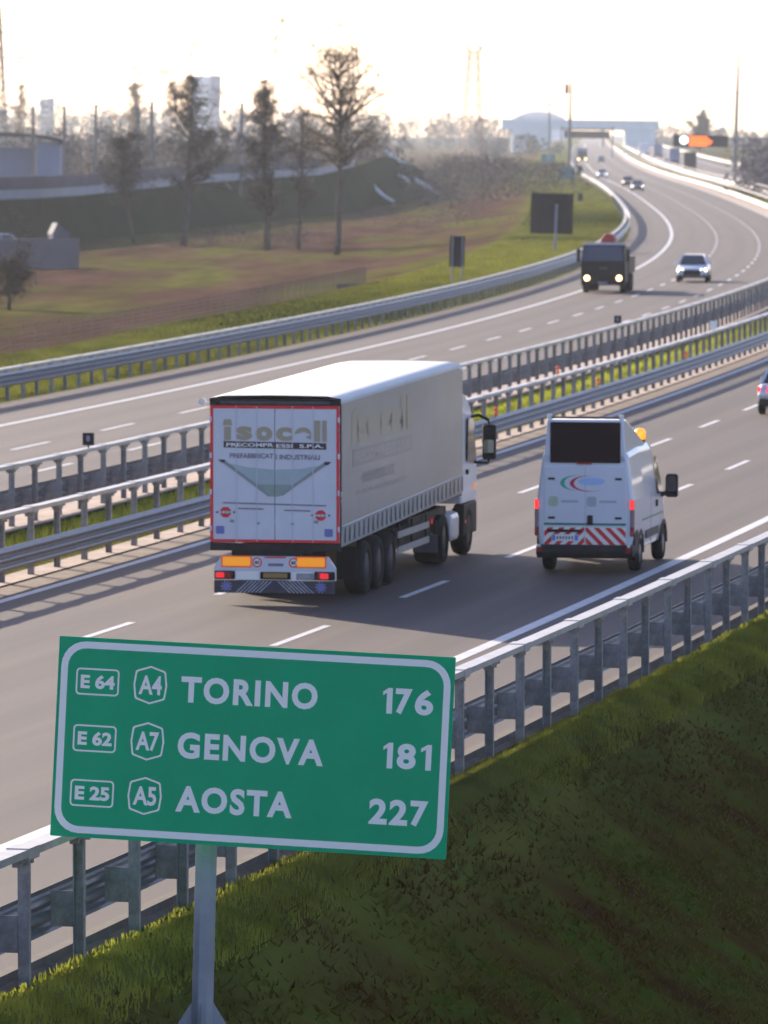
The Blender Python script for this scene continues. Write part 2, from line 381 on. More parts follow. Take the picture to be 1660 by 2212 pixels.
def so_points(n, s0, s1, o0, o1, seed, pw=1.0, dens=None):
    g = np.random.default_rng(seed); s = s0 + (s1 - s0) * g.uniform(0, 1, n) ** pw; o = g.uniform(o0, o1, n)
    out = []
    for a, b in zip(s, o):
        i = min(max((a + S0) / .5, 0), len(REF) - 1); x, y, t = REF[int(i)]; fr = (i - int(i)) * .5
        X, Y = x + fr * math.sin(t) + b * math.cos(t), y + fr * math.cos(t) - b * math.sin(t)
        out.append((X, Y, zprof(Y) + gz(a, b, Y)))
    return np.array(out)
_vg = so_points(34000, -52, 75, 3.70, 4.85, 3)
_m = np.sin(_vg[:, 0] * 3.1 + 2 * np.sin(_vg[:, 1] * 1.7)) + np.sin(_vg[:, 1] * 2.3 + _vg[:, 0])
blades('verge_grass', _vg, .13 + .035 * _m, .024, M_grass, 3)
_sp = so_points(150000, -62, 62, 4.5, 15.0, 4, 1.0)
_m = np.sin(_sp[:, 0] * 2.1 + 1.3 * np.sin(_sp[:, 1] * .9)) + np.sin(_sp[:, 1] * 1.3 + 2 * np.sin(_sp[:, 0] * .8)) + np.sin(_sp[:, 0] * 5.3 - _sp[:, 1] * 2.2) * .6
_sp = _sp[_m > -.9 + np.random.default_rng(9).normal(0, 1.1, len(_sp))]
_o = blades('slope_grass', _sp, .09, .04, M_slopegrass, 4, 2.0)
_o.data.polygons.foreach_set('use_smooth', [True] * len(_o.data.polygons))
_g = np.random.default_rng(12).normal(0, .16, (len(_o.data.vertices), 3)) + np.array([.52, -.12, .85]); _g /= np.linalg.norm(_g, axis=1)[:, None]
_o.data.normals_split_custom_set_from_vertices([tuple(q) for q in _g])
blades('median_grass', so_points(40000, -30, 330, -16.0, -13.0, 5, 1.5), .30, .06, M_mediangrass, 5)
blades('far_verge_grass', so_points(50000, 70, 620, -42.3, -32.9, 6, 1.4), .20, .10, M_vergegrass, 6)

# ------------------------------------------------------------------ guardrails
def cpost(h):
    w, d, t = .062, .085, .012; mb = MB()
    mb.loft([[(x, y, z) for x, y in ((-w, 0), (w, 0), (w, d), (w - t, d), (w - t, t), (-w + t, t), (-w + t, d), (-w, d))] for z in (-.35, h)], True, True)
    return mb
def guardrail(label, s0, s1, off, side, h, beam, rail, group, post_s1, spacers=True):
    """side: +1 when the road lies to the right of the posts. beam = (bottom, top) of the triple-wave beam"""
    t = thing('guardrail', label, 'guardrail', rp(max(s0, -60), off), 0, group); org = t.location.copy()
    P = lambda s, o, z: rp(s, o, z) - org
    st = [s for s in np.arange(s0, min(s1, 620), 4.5)] + [s for s in np.arange(620, s1, 22.5)] + [s1]
    st = sorted(set(st)); st = [s for s in st if s <= s1]
    # top rail: open box with sleeves at the joints
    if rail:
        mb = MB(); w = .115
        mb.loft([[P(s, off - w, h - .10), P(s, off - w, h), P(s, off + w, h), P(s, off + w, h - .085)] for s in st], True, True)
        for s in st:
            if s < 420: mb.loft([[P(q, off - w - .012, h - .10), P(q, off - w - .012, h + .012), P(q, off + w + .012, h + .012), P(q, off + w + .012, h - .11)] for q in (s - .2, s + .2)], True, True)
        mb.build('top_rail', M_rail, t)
    # triple-wave beam on the road side
    b0, b1 = beam; ob = off + side * .33; n = 12; prof = []
    for k in range(n * 3 + 1):
        u = k / (n * 3); prof.append((ob + side * (.045 - .042 * math.cos(2 * math.pi * u * 3)), b0 + (b1 - b0) * u))
    prof = prof[::2]
    mb = MB(); full = prof + [(o - side * .006, z) for o, z in reversed(prof)]
    mb.loft([[P(s, o, z) for o, z in full] for s in st], True, True)
    mb.build('wave_beam', M_galv, t, smooth=False)
    # posts and spacers
    me = cpost(h - .1 if rail else h - .05)
    n_parts = 0; first = None; sfirst = None; rest = MB(); hb = MB(); k = 0
    s = s0
    while s < min(post_s1, s1):
        rz = -heading(s) + (math.pi if k % 2 else 0)
        M = Matrix.Translation(P(s, off, 0)) @ Matrix.Rotation(rz, 4, 'Z')
        if n_parts < 100 and s > -62:
            if first is None: first = me.build('post', M_galv_post, t, M=M); o = first
            else:
                o = first.copy(); COL.objects.link(o); o.matrix_local = M
            n_parts += 1
            if spacers:
                Ms = Matrix.Translation(P(s, off + side * .2, (b0 + b1) / 2)) @ Matrix.Rotation(-heading(s), 4, 'Z')
                if sfirst is None:
                    q = MB(); q.box(-.14, .14, -.004, .004, -.2, .2); q.box(-.14, -.132, -.004, .1, -.2, .2); q.box(.132, .14, -.004, .1, -.2, .2)
                    sfirst = q.build('spacer', M_galv_post, t, M=Ms)
                else:
                    o = sfirst.copy(); COL.objects.link(o); o.matrix_local = Ms
            if rail and k % 1 == 0:
                for dy in (-.22, .0, .22): hb.box(-.05, .05, dy - .03, dy + .03, h - .19, h - .086, Matrix.Translation(P(s, off, 0)) @ Matrix.Rotation(-heading(s), 4, 'Z'))
                hb.box(-.085, .085, -.34, .34, h - .135, h - .10, Matrix.Translation(P(s, off, 0)) @ Matrix.Rotation(-heading(s), 4, 'Z'))
        elif s > -62: rest.add(me.v, me.f, M)
        s += 2.25; k += 1
    if rest.v:
        o = rest.build('post', M_galv_post, t); o['kind'] = 'stuff'
    if hb.v: o = hb.build('rail_clamps', M_galv_post, t); o['kind'] = 'stuff'
    return t
GB = 'guardrails along the motorway'
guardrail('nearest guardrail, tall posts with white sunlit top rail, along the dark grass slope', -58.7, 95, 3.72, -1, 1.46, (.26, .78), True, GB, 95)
guardrail('median guardrail whose wave beam faces the lorry side, grass strip behind it', -45, 2600, -12.3, 1, 1.42, (.31, .80), True, GB, 560, False)
guardrail('median guardrail seen from behind, dark posts against the oncoming carriageway', -30, 2600, -16.6, -1, 1.44, (.28, .80), True, GB, 560)
guardrail('long low guardrail on the far left verge beside the field', 60, 2600, -32.6, 1, 1.08, (.50, .98), True, GB, 640, False)
guardrail('distant pale guardrail on the outer right edge beyond the lorries', 560, 2600, 3.72, -1, 1.1, (.4, .95), True, GB, 561, False)

# ------------------------------------------------------------------ the big green distance sign
def big_sign():
    D0, D1 = F / 199.6, F / 202.2
    TL, TR, BL, BR = at(125, 1373, D0), at(980, 1420, D1), at(113, 1805, D0), at(967, 1857, D1)
    c = (TL + TR + BL + BR) / 4; u = ((TR - TL) + (BR - BL)).normalized(); v = ((TL - BL) + (TR - BR)).normalized()
    n = u.cross(v).normalized(); v = n.cross(u).normalized()         # u right, v up, n towards the camera
    W = ((TR - TL).length + (BR - BL).length) / 2; H = ((TL - BL).length + (TR - BR).length) / 2
    M = Matrix((( u.x, -n.x, v.x, c.x), (u.y, -n.y, v.y, c.y), (u.z, -n.z, v.z, c.z), (0, 0, 0, 1)))
    pb = at(436, 2195, F / 199.9); pb_top = at(448, 1700, F / 199.9)
    t = thing('motorway_sign', 'large green distance sign listing Torino, Genova and Aosta on a grey post', 'road sign', pb)
    Mi = Matrix.Translation(-pb) @ M
    hw, hh = W / 2, H / 2
    pn = MB().plate(rrect(-hw, hw, -hh, hh, .012, 2), -.0, .03); pn.build('panel', M_green, t, M=Mi)
    # photo pixel -> sign plane (affine on the panel corners)
    def uv(px, py):
        a = np.linalg.solve(np.array([[854.5, -12.5], [49.5, 434.5]]), np.array([px - 546.25, py - 1613.75])); return a[0] * W, -a[1] * H
    def U(px, py): return uv(px, py)
    e = .035 * 2.2 / 2.2
    x0, x1, z0, z1 = -hw + .035, hw - .035, -hh + .045, hh - .045
    mb = MB().ring(rrect(x0, x1, z0, z1, .27), rrect(x0 + .075, x1 - .075, z0 + .075, z1 - .075, .2), -.004); mb.build('border', M_refl, t, M=Mi)
    tx = MB(); k = W / 855
    def word(body, xa, ya, xb, yb, bold=.035):  # photo pixels: lower left of first letter, upper right of last
        a = U(xa, ya); b = U(xb, yb); put_text(tx, body, a[0], b[0], a[1], b[1], -.004, bold)
    rows = [('E 64', 'A4', 'TORINO', '176', 0), ('E 62', 'A7', 'GENOVA', '181', 1), ('E 25', 'A5', 'AOSTA', '227', 2)]
    for e_, a_, name, km, i in rows:
        dx = -3.6 * i
        bx = [(162, 1443, 258, 1501), (158, 1566, 254, 1624), (154, 1685, 251, 1743)][i]
        a = U(bx[0], bx[3] - 2); b = U(bx[2], bx[1] + 3)
        tx.ring(rrect(a[0], b[0], a[1], b[1], .045), rrect(a[0] + .018, b[0] - .018, a[1] + .018, b[1] - .018, .03), -.004)
        w_, h_ = b[0] - a[0], b[1] - a[1]
        put_text(tx, e_, a[0] + w_ * .11, b[0] - w_ * .1, a[1] + h_ * .24, b[1] - h_ * .24, -.004, .04)
        hx = [(287, 1440, 363, 1519), (283, 1562, 359, 1641), (279, 1681, 356, 1759)][i]
        a = U(hx[0], hx[3]); b = U(hx[2], hx[1]); cx, cz = (a[0] + b[0]) / 2, (a[1] + b[1]) / 2; w_, h_ = (b[0] - a[0]) / 2, (b[1] - a[1]) / 2
        octo = [(1, .0), (.9, .68), (.82, .76), (.0, 1), (-.82, .76), (-.9, .68), (-1, 0), (-.9, -.68), (-.82, -.76), (0, -1), (.82, -.76), (.9, -.68)]
        tx.ring([(cx + w_ * p, cz + h_ * q) for p, q in octo], [(cx + (w_ - .02) * p, cz + (h_ - .02) * q) for p, q in octo], -.004)
        put_text(tx, a_, cx - w_ * .68, cx + w_ * .68, cz - h_ * .5, cz + h_ * .5, -.004, .028)
        nm = [((391, 1517, 688, 1470), (826, 1541, 936, 1487)), ((386, 1638, 703, 1588), (829, 1659, 934, 1605)), ((384, 1754, 638, 1706), (801, 1779, 929, 1726))][i]
        for body, (xa, ya, xb, yb), hpx in ((name, nm[0], 56), (km, nm[1], 54)):
            p0 = U(xa, ya); p1 = U(xb, yb); zb = p0[1]
            if body == name: put_text(tx, body, p0[0], p1[0], zb, zb + hpx * k, -.004, .038, None, 1.16); continue
            W_ = p1[0] - p0[0]; H_ = hpx * k
            for ch, a0, a1 in {'176': (('1', 0, .19), ('7', .25, .58), ('6', .635, 1)), '181': (('1', 0, .2), ('8', .285, .68), ('1', .78, 1)), '227': (('2', 0, .31), ('2', .345, .655), ('7', .70, 1))}[km]:
                c0, c1 = p0[0] + W_ * a0, p0[0] + W_ * a1; w_ = c1 - c0
                if ch == '1': tx.flat([(c1 - .062, zb), (c1, zb), (c1, zb + H_), (c1 - .045, zb + H_), (c0, zb + H_ * .84), (c0, zb + H_ * .70), (c1 - .062, zb + H_ * .80)], -.004)
                else: put_text(tx, ch, c0, c1, zb, zb + H_, -.004, .04)
    tx.build('lettering', M_refl, t, M=Mi)
    # clamps and post
    up = (pb_top - pb).normalized(); L = (pb_top - pb).length
    px_ = Vector((0, 1, 0)).cross(up).normalized(); py_ = up.cross(px_).normalized()
    q = Matrix(((px_.x, py_.x, up.x, 0), (px_.y, py_.y, up.y, 0), (px_.z, py_.z, up.z, 0), (0, 0, 0, 1)))
    m = MB(); w = .115
    oc = [(w, -.045), (w, .045), (.05, .1), (-.05, .1), (-w, .045), (-w, -.045), (-.05, -.1), (.05, -.1)]
    m.loft([[(a, b + .30, z) for a, b in oc] for z in (-.25, L + .3)], True, True); m.build('post', M_galv_post2, t, bevel=.006, M=q)
    m = MB()
    for a in (0, 90):
        A = Matrix.Translation((0, .30, 0)) @ Matrix.Rotation(R(a), 4, 'Z')
        m.add([(-.26, -.006, -.32), (.26, -.006, -.32), (.26, -.006, -.1), (.12, -.006, .12), (-.12, -.006, .12), (-.26, -.006, -.1),
               (-.26, .006, -.32), (.26, .006, -.32), (.26, .006, -.1), (.12, .006, .12), (-.12, .006, .12), (-.26, .006, -.1)],
              [(0, 1, 2, 3, 4, 5), (11, 10, 9, 8, 7, 6), (0, 6, 7, 1), (1, 7, 8, 2), (2, 8, 9, 3), (3, 9, 10, 4), (4, 10, 11, 5), (5, 11, 6, 0)], A)
    m.box(-.3, .3, 0, .6, -.36, -.32); m.build('base_plate', M_galv_post2, t, M=q)
    m = MB()
    for z in (-hh * .62, 0, hh * .62): m.box(-hw * .97, hw * .97, .03, .07, z - .03, z + .03)
    m.build('stiffener', M_galv, t, M=Mi)
M_galv_post2 = mat('weathered_sign_post', (.27, .285, .33), .5, metal=.25, var=.15, scale=2.5, detail=8)
big_sign()

# ------------------------------------------------------------------ wheels shared by the vehicles
def wheel(parent, x, y, r, w, rim_mat, out=1, name='wheel', twin=False):
    """wheel standing on z=0; out=+1 when its visible face looks to +x"""
    M = Matrix.Translation((x, y, r)) @ Matrix.Diagonal((out, 1, 1, 1))
    k = r
    p = [(k * .58, -w / 2), (k * .9, -w / 2), (k * .98, -w * .38), (k, -w * .2), (k, w * .2), (k * .98, w * .38), (k * .9, w / 2), (k * .6, w / 2), (k * .56, w * .42)]
    mb = MB().lathe(p, 28); 
    if out < 0: mb.f = [q[::-1] for q in mb.f]
    o = mb.build(name, M_tyre, parent, smooth=True, M=M)
    q = MB().lathe([(k * .57, w * .44), (k * .52, w * .3), (k * .40, w * .08), (k * .3, w * .12), (k * .28, w * .36), (k * .16, w * .42), (k * .02, w * .43)], 20)
    for i in range(8):
        a = 2 * math.pi * i / 8; q.tube([(w * .1, k * .35 * math.cos(a), k * .35 * math.sin(a)), (w * .2, k * .35 * math.cos(a), k * .35 * math.sin(a))], k * .04, 6)
    if out < 0: q.f = [g[::-1] for g in q.f]
    q.build('rim', rim_mat, o, smooth=True)
    return o

# ------------------------------------------------------------------ articulated lorry
def lorry():
    base = pick(594.5, 1305); hd = R(10.6)
    t = thing('lorry', 'articulated curtain-sided lorry with white red-framed rear doors, seen from behind', 'lorry', base, -hd)
    W = 1.275; L = 13.6; zb, zt = 1.12, 3.97
    # trailer shell
    m = MB(); n = 24
    rings = []
    for y in np.linspace(.10, L, 30):
        z0 = zb + .27 * y / L + .36; d = .005 * math.sin(y * 4.1) * math.sin(y * 1.3)
        d *= .4; rings.append([(W + .010, y, z0), (W + .011 + d, y, z0 + (zt - z0) * .33), (W + .011 - d, y, z0 + (zt - z0) * .66), (W + .011, y, zt - .1 + .2 * y / L)])
    m.loft(rings, closed=False, cap=False)
    m.loft([[(-a, b, c) for a, b, c in r][::-1] for r in rings], closed=False, cap=False)
    m.box(-W + .01, W - .01, L - .03, L, 1.3, zt + .1)
    cs = m.build('curtain_side', M_curtain, t, smooth=True)
    put = MB(); B = lambda y0, y1, z0, z1, body, mb, b=.05: mb.add([(W + .0165, y, z) for y, z in text(body, y0, y1, z0, z1, b)[0]], text(body, y0, y1, z0, z1, b)[1])
    B(1.1, 7.6, 3.02, 3.72, 'isocell', put, .09); put.build('lettering', M_tan_faint, cs)
    put = MB(); B(2.2, 5.6, 2.22, 2.44, 'PREFABBRICATI', put, .03)
    B(1.5, 6.7, 2.02, 2.1, 'INDUSTRIALI', put, .03)
    put.box(W + .006, W + .0155, 1.2, 7.6, 2.58, 2.92); put.build('lettering_band', M_ink_faint, cs)
    put = MB(); B(1.35, 7.45, 2.64, 2.86, 'PRECOMPRESSI S.P.A.', put, .03); put.v = [(x + .0015, y, z) for x, y, z in put.v]; put.build('band_lettering', M_curtain, cs)
    # skirt with straps
    for sx in (1, -1):
        m = MB(); m.loft([[(sx * (W + .006), y, zb + .27 * y / L - .02), (sx * (W + .016), y, zb + .27 * y / L + .38)] for y in np.linspace(.08, L, 20)], False, False)
        sk = m.build('skirt', M_skirt, t)
        for k in range(28):
            m = MB(); y = .35 + k * .485; z = zb + .27 * y / L
            m.add([(sx * (W + .022), y, z + .05), (sx * (W + .022), y + .14, z + .02), (sx * (W + .022), y + .12, z + .33), (sx * (W + .022), y + .02, z + .33)], [(0, 1, 2, 3)]); m.build('strap', M_strap, sk)
        m = MB(); m.loft([[(sx * (W + .02), y, zb + .27 * y / L + .36), (sx * (W + .03), y, zb + .27 * y / L + .375), (sx * (W + .02), y, zb + .27 * y / L + .39)] for y in np.linspace(.08, L, 8)], False, False); m.build('hem', M_rail2, sk)
    # roof
    m = MB(); rings = []
    for y in np.linspace(.02, L, 60):
        sag = .014 * math.sin(y * 5.3) ** 2; dz = .2 * y / L - .10 * max(0, (y - 12.9) / .7) ** 2
        rings.append([(-W - .01, y, zt - .12 + dz), (-W - .01, y, zt - .02 + dz), (-W * .8, y, zt + .03 - sag + dz), (0, y, zt + .045 - sag + dz), (W * .8, y, zt + .03 - sag + dz), (W + .016, y, zt - .02 + dz), (W + .016, y, zt - .12 + dz)])
    m.loft(rings, False, False); ro = m.build('roof', M_roof, t, smooth=True)
    m = MB()
    for k in range(68):
        y = .1 + k * .2
        for sx in (1, -1): m.add([(sx * (W + .018), y, zt - .115 + .2 * y / L), (sx * (W + .018), y + .11, zt - .115 + .2 * y / L), (sx * (W + .02), y + .06, zt - .03 + .2 * y / L)], [(0, 1, 2)])
    e = m.build('roof_lacing', M_lace, ro); e['kind'] = 'stuff'
    # rear frame and doors
    m = MB(); m.box(-W, W, .0, .12, 1.02, 1.16); m.box(-W, W, .005, .12, zt - .17, zt - .03); m.box(-W, -W + .05, .03, .12, 1.16, zt - .17); m.box(W - .05, W, .03, .12, 1.16, zt - .17)
    m.build('rear_frame', M_dark, t, bevel=.01)
    m = MB(); m.box(-W + .2, W - .2, -.03, .0, zt - .125, zt - .07); m.build('roof_bar', M_darkrim, t)
    q = lambda px: (px - 594.5) / 112.5 / .983
    zz = lambda py: 9.2 - (py - 270) / 112.5
    z0, z1 = 1.185, 3.815
    doors = []
    for sx in (-1, 1):
        m = MB(); a, b = (0.006, W - .01) if sx > 0 else (-W + .01, -.006)
        m.box(a, b, -.01, .03, z0, z1); d = m.build('rear_door', M_white, t, bevel=.006); doors.append(d)
        fr = MB(); y = -.016
        if sx > 0: fr.flat([(0, z1), (0, z1 - .06), (b - .06, z1 - .06), (b - .06, z0 + .055), (0, z0 + .055), (0, z0), (b, z0), (b, z1)], y)
        else: fr.flat([(0, z1), (a, z1), (a, z0), (0, z0), (0, z0 + .055), (a + .06, z0 + .055), (a + .06, z1 - .06), (0, z1 - .06)], y)
        fr.build('red_frame', M_red, d)
        hg = MB()
        for k in range(4): hg.box(sx * (W - .02) - .02, sx * (W - .02) + .02, -.028, -.012, 1.4 + k * .7, 1.5 + k * .7)
        for k in (.35, .75):
            hg.tube([(sx * k, -.022, 1.2), (sx * k, -.022, z1 - .01)], .007, 6)
        hg.build('lock_rod', M_white, d)
    # prints on the doors, each half with its own door
    y = -.018
    g = {}
    def G(name): return g.setdefault(name, MB())
    def both(name, material, polys, yy=y):
        for sx, d in ((-1, doors[0]), (1, doors[1])):
            m = MB()
            for p in polys:
                c = clip(p, *((-2, -.004) if sx < 0 else (.004, 2)), 0, 5)
                if c: m.flat(c, yy)
            if m.v: m.build(name, material, d)
    def word(body, px0, px1, py0, py1, material, name='lettering', bold=.03, yy=y, par=0):
        m = MB(); put_text(m, body, q(px0), q(px1), zz(py1), zz(py0), yy, bold); return m.build(name, material, doors[par])
    for ch, xa, xb, ya, yb, par, bd in (('i', 482, 503, 906, 951, 0, .05), ('s', 511, 546, 921, 951, 0, .05), ('o', 553, 590, 921, 952, 0, .06), ('c', 597, 632, 922, 952, 1, .05), ('e', 638, 674, 922, 953, 1, .05), ('l', 680, 693, 907, 953, 1, 0), ('l', 697, 707, 907, 953, 1, 0)):
        if ch in 'il':
            m = MB(); m.flat([(q(xa + (3 if ch == 'i' else 0)), zz(yb)), (q(xb - (3 if ch == 'i' else 0)), zz(yb)), (q(xb - (3 if ch == 'i' else 0)), zz(ya + (16 if ch == 'i' else 0))), (q(xa + (3 if ch == 'i' else 0)), zz(ya + (16 if ch == 'i' else 0)))], y)
            if ch == 'i': m.flat([(q(xa), zz(ya + 13)), (q(xb), zz(ya + 13)), (q(xb - 3), zz(ya)), (q(xa + 3), zz(ya))], y)
            m.build('letter', M_tan, doors[par])
        else: word(ch, xa, xb, ya, yb, M_tan, name='letter', bold=bd, par=par)
    both('lettering_band', M_ink, [[(q(484), zz(967)), (q(706), zz(970)), (q(706), zz(956)), (q(484), zz(953))]])
    word('PRECOMPR', 490, 592, 957, 965, M_refl, yy=-.021, bold=.02); word('ESSI  S.P.A.', 598, 700, 958.5, 966.5, M_refl, yy=-.021, bold=.02, par=1)
    word('PREFABBRICAT', 497, 592, 979, 990, M_greyink); word('I INDUSTRIALI', 597, 692, 981, 992, M_greyink, par=1)
    # beam section picture: a wide tapered trough
    xs = np.linspace(0, 1, 13)
    top = [(q(474 + 240 * a), zz(995 + 22 * (4 * a * (1 - a)) ** 1.4 + 3 * a)) for a in xs]
    both('picture', M_sagelight, [[top[i], top[i + 1], (top[i + 1][0], zz(1049)), (top[i][0], zz(1049))] for i in range(12) if False] or
         [[(q(478), zz(998)), (q(540), zz(1010)), (q(595), zz(1014)), (q(650), zz(1012)), (q(711), zz(1001)), (q(640), zz(1046)), (q(548), zz(1046))]])
    both('picture', M_sage, [[(q(548), zz(1046)), (q(640), zz(1046)), (q(612), zz(1066)), (q(603), zz(1072)), (q(582), zz(1072)), (q(572), zz(1064))]])
    both('picture', M_greyink2, [[(q(474), zz(994)), (q(487), zz(995)), (q(552), zz(1043)), (q(585), zz(1070)), (q(580), zz(1072)), (q(545), zz(1046))],
                              [(q(715), zz(997)), (q(702), zz(997)), (q(637), zz(1044)), (q(606), zz(1070)), (q(612), zz(1070)), (q(645), zz(1046))]], -.020)
    both('picture', M_ink, [[(q(472), zz(993)), (q(487), zz(993)), (q(487), zz(999)), (q(480), zz(1000))], [(q(717), zz(996)), (q(702), zz(996)), (q(702), zz(1003)), (q(710), zz(1003))]], -.022)
    both('small_print', M_greyink, [[(q(482), zz(1088)), (q(706), zz(1092.5)), (q(706), zz(1089.5)), (q(482), zz(1085))], [(q(515), zz(1100)), (q(570), zz(1101)), (q(570), zz(1098)), (q(515), zz(1097))], [(q(615), zz(1103)), (q(672), zz(1104)), (q(672), zz(1101)), (q(615), zz(1100))]])
    for par, cx, cy in ((0, 488, 1107), (1, 694, 1112)):
        m = MB()
        for sg in (1, -1): m.flat([(q(cx - 13), zz(cy) + sg * .028), (q(cx + 13), zz(cy) + sg * .028), (q(cx + 5), zz(cy) + sg * .1), (q(cx - 5), zz(cy) + sg * .1)][::sg], y)
        m.build('emblem', M_red, doors[par])
        m = MB(); put_text(m, 'CARGO' if False else '= = =', q(cx - 10), q(cx + 10), zz(cy + 2.5), zz(cy - 2.5), y, .0)
        m.flat([(q(cx - 22), zz(cy)), (q(cx - 17), zz(cy + 3)), (q(cx - 16), zz(cy)), (q(cx - 17), zz(cy - 3))], y); m.flat([(q(cx + 22), zz(cy)), (q(cx + 17), zz(cy - 3)), (q(cx + 16), zz(cy)), (q(cx + 17), zz(cy + 3))], y)
        m.build('emblem_mark', M_ink, doors[par])
        m = MB(); cxb = (476, 711)[par]; m.flat(rrect(q(cxb - 9), q(cxb + 9), zz(1154 + par * 4), zz(1137 + par * 4), .02, 2), y); m.build('blue_sticker', M_blue, doors[par])
        m = MB(); cxb = (501, 683)[par]; m.flat([(q(cxb - 5), zz(1128)), (q(cxb + 5), zz(1130)), (q(cxb + 6), zz(1124)), (q(cxb - 1), zz(1122))], y); cxb = (558, 632)[par]; m.flat([(q(cxb - 4), zz(1133)), (q(cxb + 4), zz(1133)), (q(cxb + 3), zz(1127)), (q(cxb), zz(1128))], y); m.build('small_mark', M_greyink2, doors[par])
    # lamp board, underrun bar
    m = MB(); m.add(*_trapz([(-1.19, .63), (1.19, .63), (1.19, .70), (1.04, .92), (-1.04, .92), (-1.19, .70)], -.02, .06)); lb = m.build('lamp_board', M_white, t)
    m = MB(); m.box(-1.19, 1.19, -.015, .06, .46, .63); m.build('lower_board', M_refl, t)
    for xx in (-.78, .68):
        m = MB(); m.ring(rrect(xx - .24 - .03, xx + .24 + .03 + .06, .71, .92, .01, 2), rrect(xx - .24, xx + .24 + .06, .73, .90, .01, 2), -.026); m.flat(rrect(xx - .24, xx + .3, .73, .9, .01, 2), -.0255); 
        m2 = MB(); m2.flat(rrect(xx - .24, xx + .3, .73, .9, .01, 2), -.028)
        r_ = MB(); r_.plate(rrect(xx - .27, xx + .33, .70, .925, .01, 2), -.0245, -.0205); r_.build('reflector_border', M_orange, lb); m2.build('reflector', M_amber, lb)
    for xx in (-.345, .37):
        m = MB(); c = [(xx + .095 * math.cos(a), .80 + .095 * math.sin(a)) for a in np.linspace(0, 2 * math.pi, 25)[:-1]]; i_ = [(xx + (x - xx) * .72, .80 + (z - .80) * .72) for x, z in c]
        m.plate(c, -.0255, -.0205); sp = m.build('speed_disc', M_red, lb); m = MB(); m.flat(i_, -.0275); m.build('disc_face', M_refl, sp); m = MB(); put_text(m, '80', xx - .05, xx + .05, .765, .835, -.0295, .04); m.build('disc_number', M_ink, sp)
    m = MB(); m.flat(rrect(-.2, .22, .885, .915, .005, 2), -.0225); m.build('red_strip', M_red, lb)
    m = MB(); put_text(m, 'SERVIR', -.14, .16, .725, .785, -.0225, .03) if False else m.flat(rrect(-.13, .17, .73, .785, .01, 2), -.0225); m.build('name_plate', M_greyink, lb)
    m = MB(); m.box(-.28, .31, -.05, -.015, .48, .62); pl = m.build('plate_holder', M_black, t); m = MB(); m.flat(rrect(-.22, .25, .51, .60, .01, 2), -.053); m.build('number_plate', M_yplate, pl)
    m = MB(); m.box(.42, .82, -.019, -.015, .47, .60); m.build('plain_plate', M_greyplate, t)
    for sx in (-1, 1):
        m = MB(); m.box(sx * .98 - .2, sx * .98 + .2, -.06, .04, .475, .635); lp = m.build('tail_light', M_black, t, bevel=.015)
        m = MB(); m.flat(rrect(sx * 1.02 - .13, sx * 1.02 + .04, .5, .61, .02, 3), -.064); m.build('lens', M_taillit2, lp)
        m = MB(); m.box(sx * 1.02 + .05 if sx < 0 else .84, sx * 1.02 + .17 if sx < 0 else .94, -.0635, -.061, .50, .61); m.build('clear_lens', M_tail, lp)
    m = MB(); m.box(-1.19, 1.17, -.02, .02, .21, .45); ub = m.build('underrun_flap', M_flap, t)
    m = MB()
    for k in range(7):
        for sx in (-1, 1):
            a = .03 + k * .075
            c = clip([(sx * a, .46), (sx * (a + .028), .46), (sx * (a + .3), .21), (sx * (a + .272), .21)], -1, 1, .22, .445)
            if c: m.flat(c if sx > 0 else c[::-1], -.0235)
    for cx in (-.95, .9):
        for k in range(10):
            a = 2 * math.pi * k / 10; m.flat([(cx + .1 * math.cos(a + d) * r, .335 + .1 * math.sin(a + d) * r) for d, r in ((-.12, .9), (.12, .9), (.12, 1.1), (-.12, 1.1))], -.0235)
    m.build('flap_print', M_flapwhite, ub)
    m = MB()
    for cx in (-.95, .9): m.flat([(cx + .08 * math.cos(a), .335 + .08 * math.sin(a)) for a in np.linspace(0, 2 * math.pi, 17)[:-1]], -.0237)
    m.build('flap_emblem', M_blue, ub)
    # chassis, mudguards, wheels, side guards
    m = MB(); m.box(-.55, -.4, .05, 13.2, .95, 1.25); m.box(.4, .55, .05, 13.2, .95, 1.25); m.box(-1.0, 1.0, 2.0, 6.3, .6, 1.0); m.box(-1.1, 1.1, 6.5, 8.2, .62, 1.05); m.box(-.5, .5, .04, .1, .7, 1.05)
    m.box(-1.1, 1.1, 8.2, 12.6, .6, 1.15); m.build('chassis', M_dark, t)  # wide dark block added to stand for the shade under the trailer
    for y_ in (2.9, 4.21, 5.52):
        for sx in (1, -1): wheel(t, sx * 1.06, y_, .53, .39, M_darkrim, sx)
    for sx in (1, -1):
        m = MB(); m.box(sx * .84 - .0, sx * 1.24, 1.85, 1.88, .35, 1.0); m.build('mudflap', M_black, t)
        sg = MB()
        for z in (.55, .86): sg.box(sx * 1.2 - .015, sx * 1.2 + .015, 6.5, 10.0, z, z + .13)
        g_ = sg.build('side_guard', M_skirt, t)
        m = MB()
        for y_ in (6.7, 8.2, 9.8): m.box(sx * 1.17 - .03, sx * 1.17 + .02, y_, y_ + .08, .55, 1.15)
        m.build('guard_bracket', M_dark, g_)
    m = MB(); m.box(.6, 1.2, 1.98, 2.02, .55, 1.1); m.build('toolbox', M_ybox, t)
    # drive unit
    for sx in (1, -1):
        wheel(t, sx * .98, 11.5, .52, .60, M_darkrim, sx); wheel(t, sx * 1.08, 14.6, .52, .34, M_darkrim, sx)
        m = MB(); m.box(sx * .72, sx * 1.24, 10.8, 10.84, .28, .66); m.build('mudflap', M_flap2, t)
    m = MB(); m.box(-1.2, 1.2, 10.9, 10.98, .7, .95); m.build('rear_crossbar', M_dark, t)
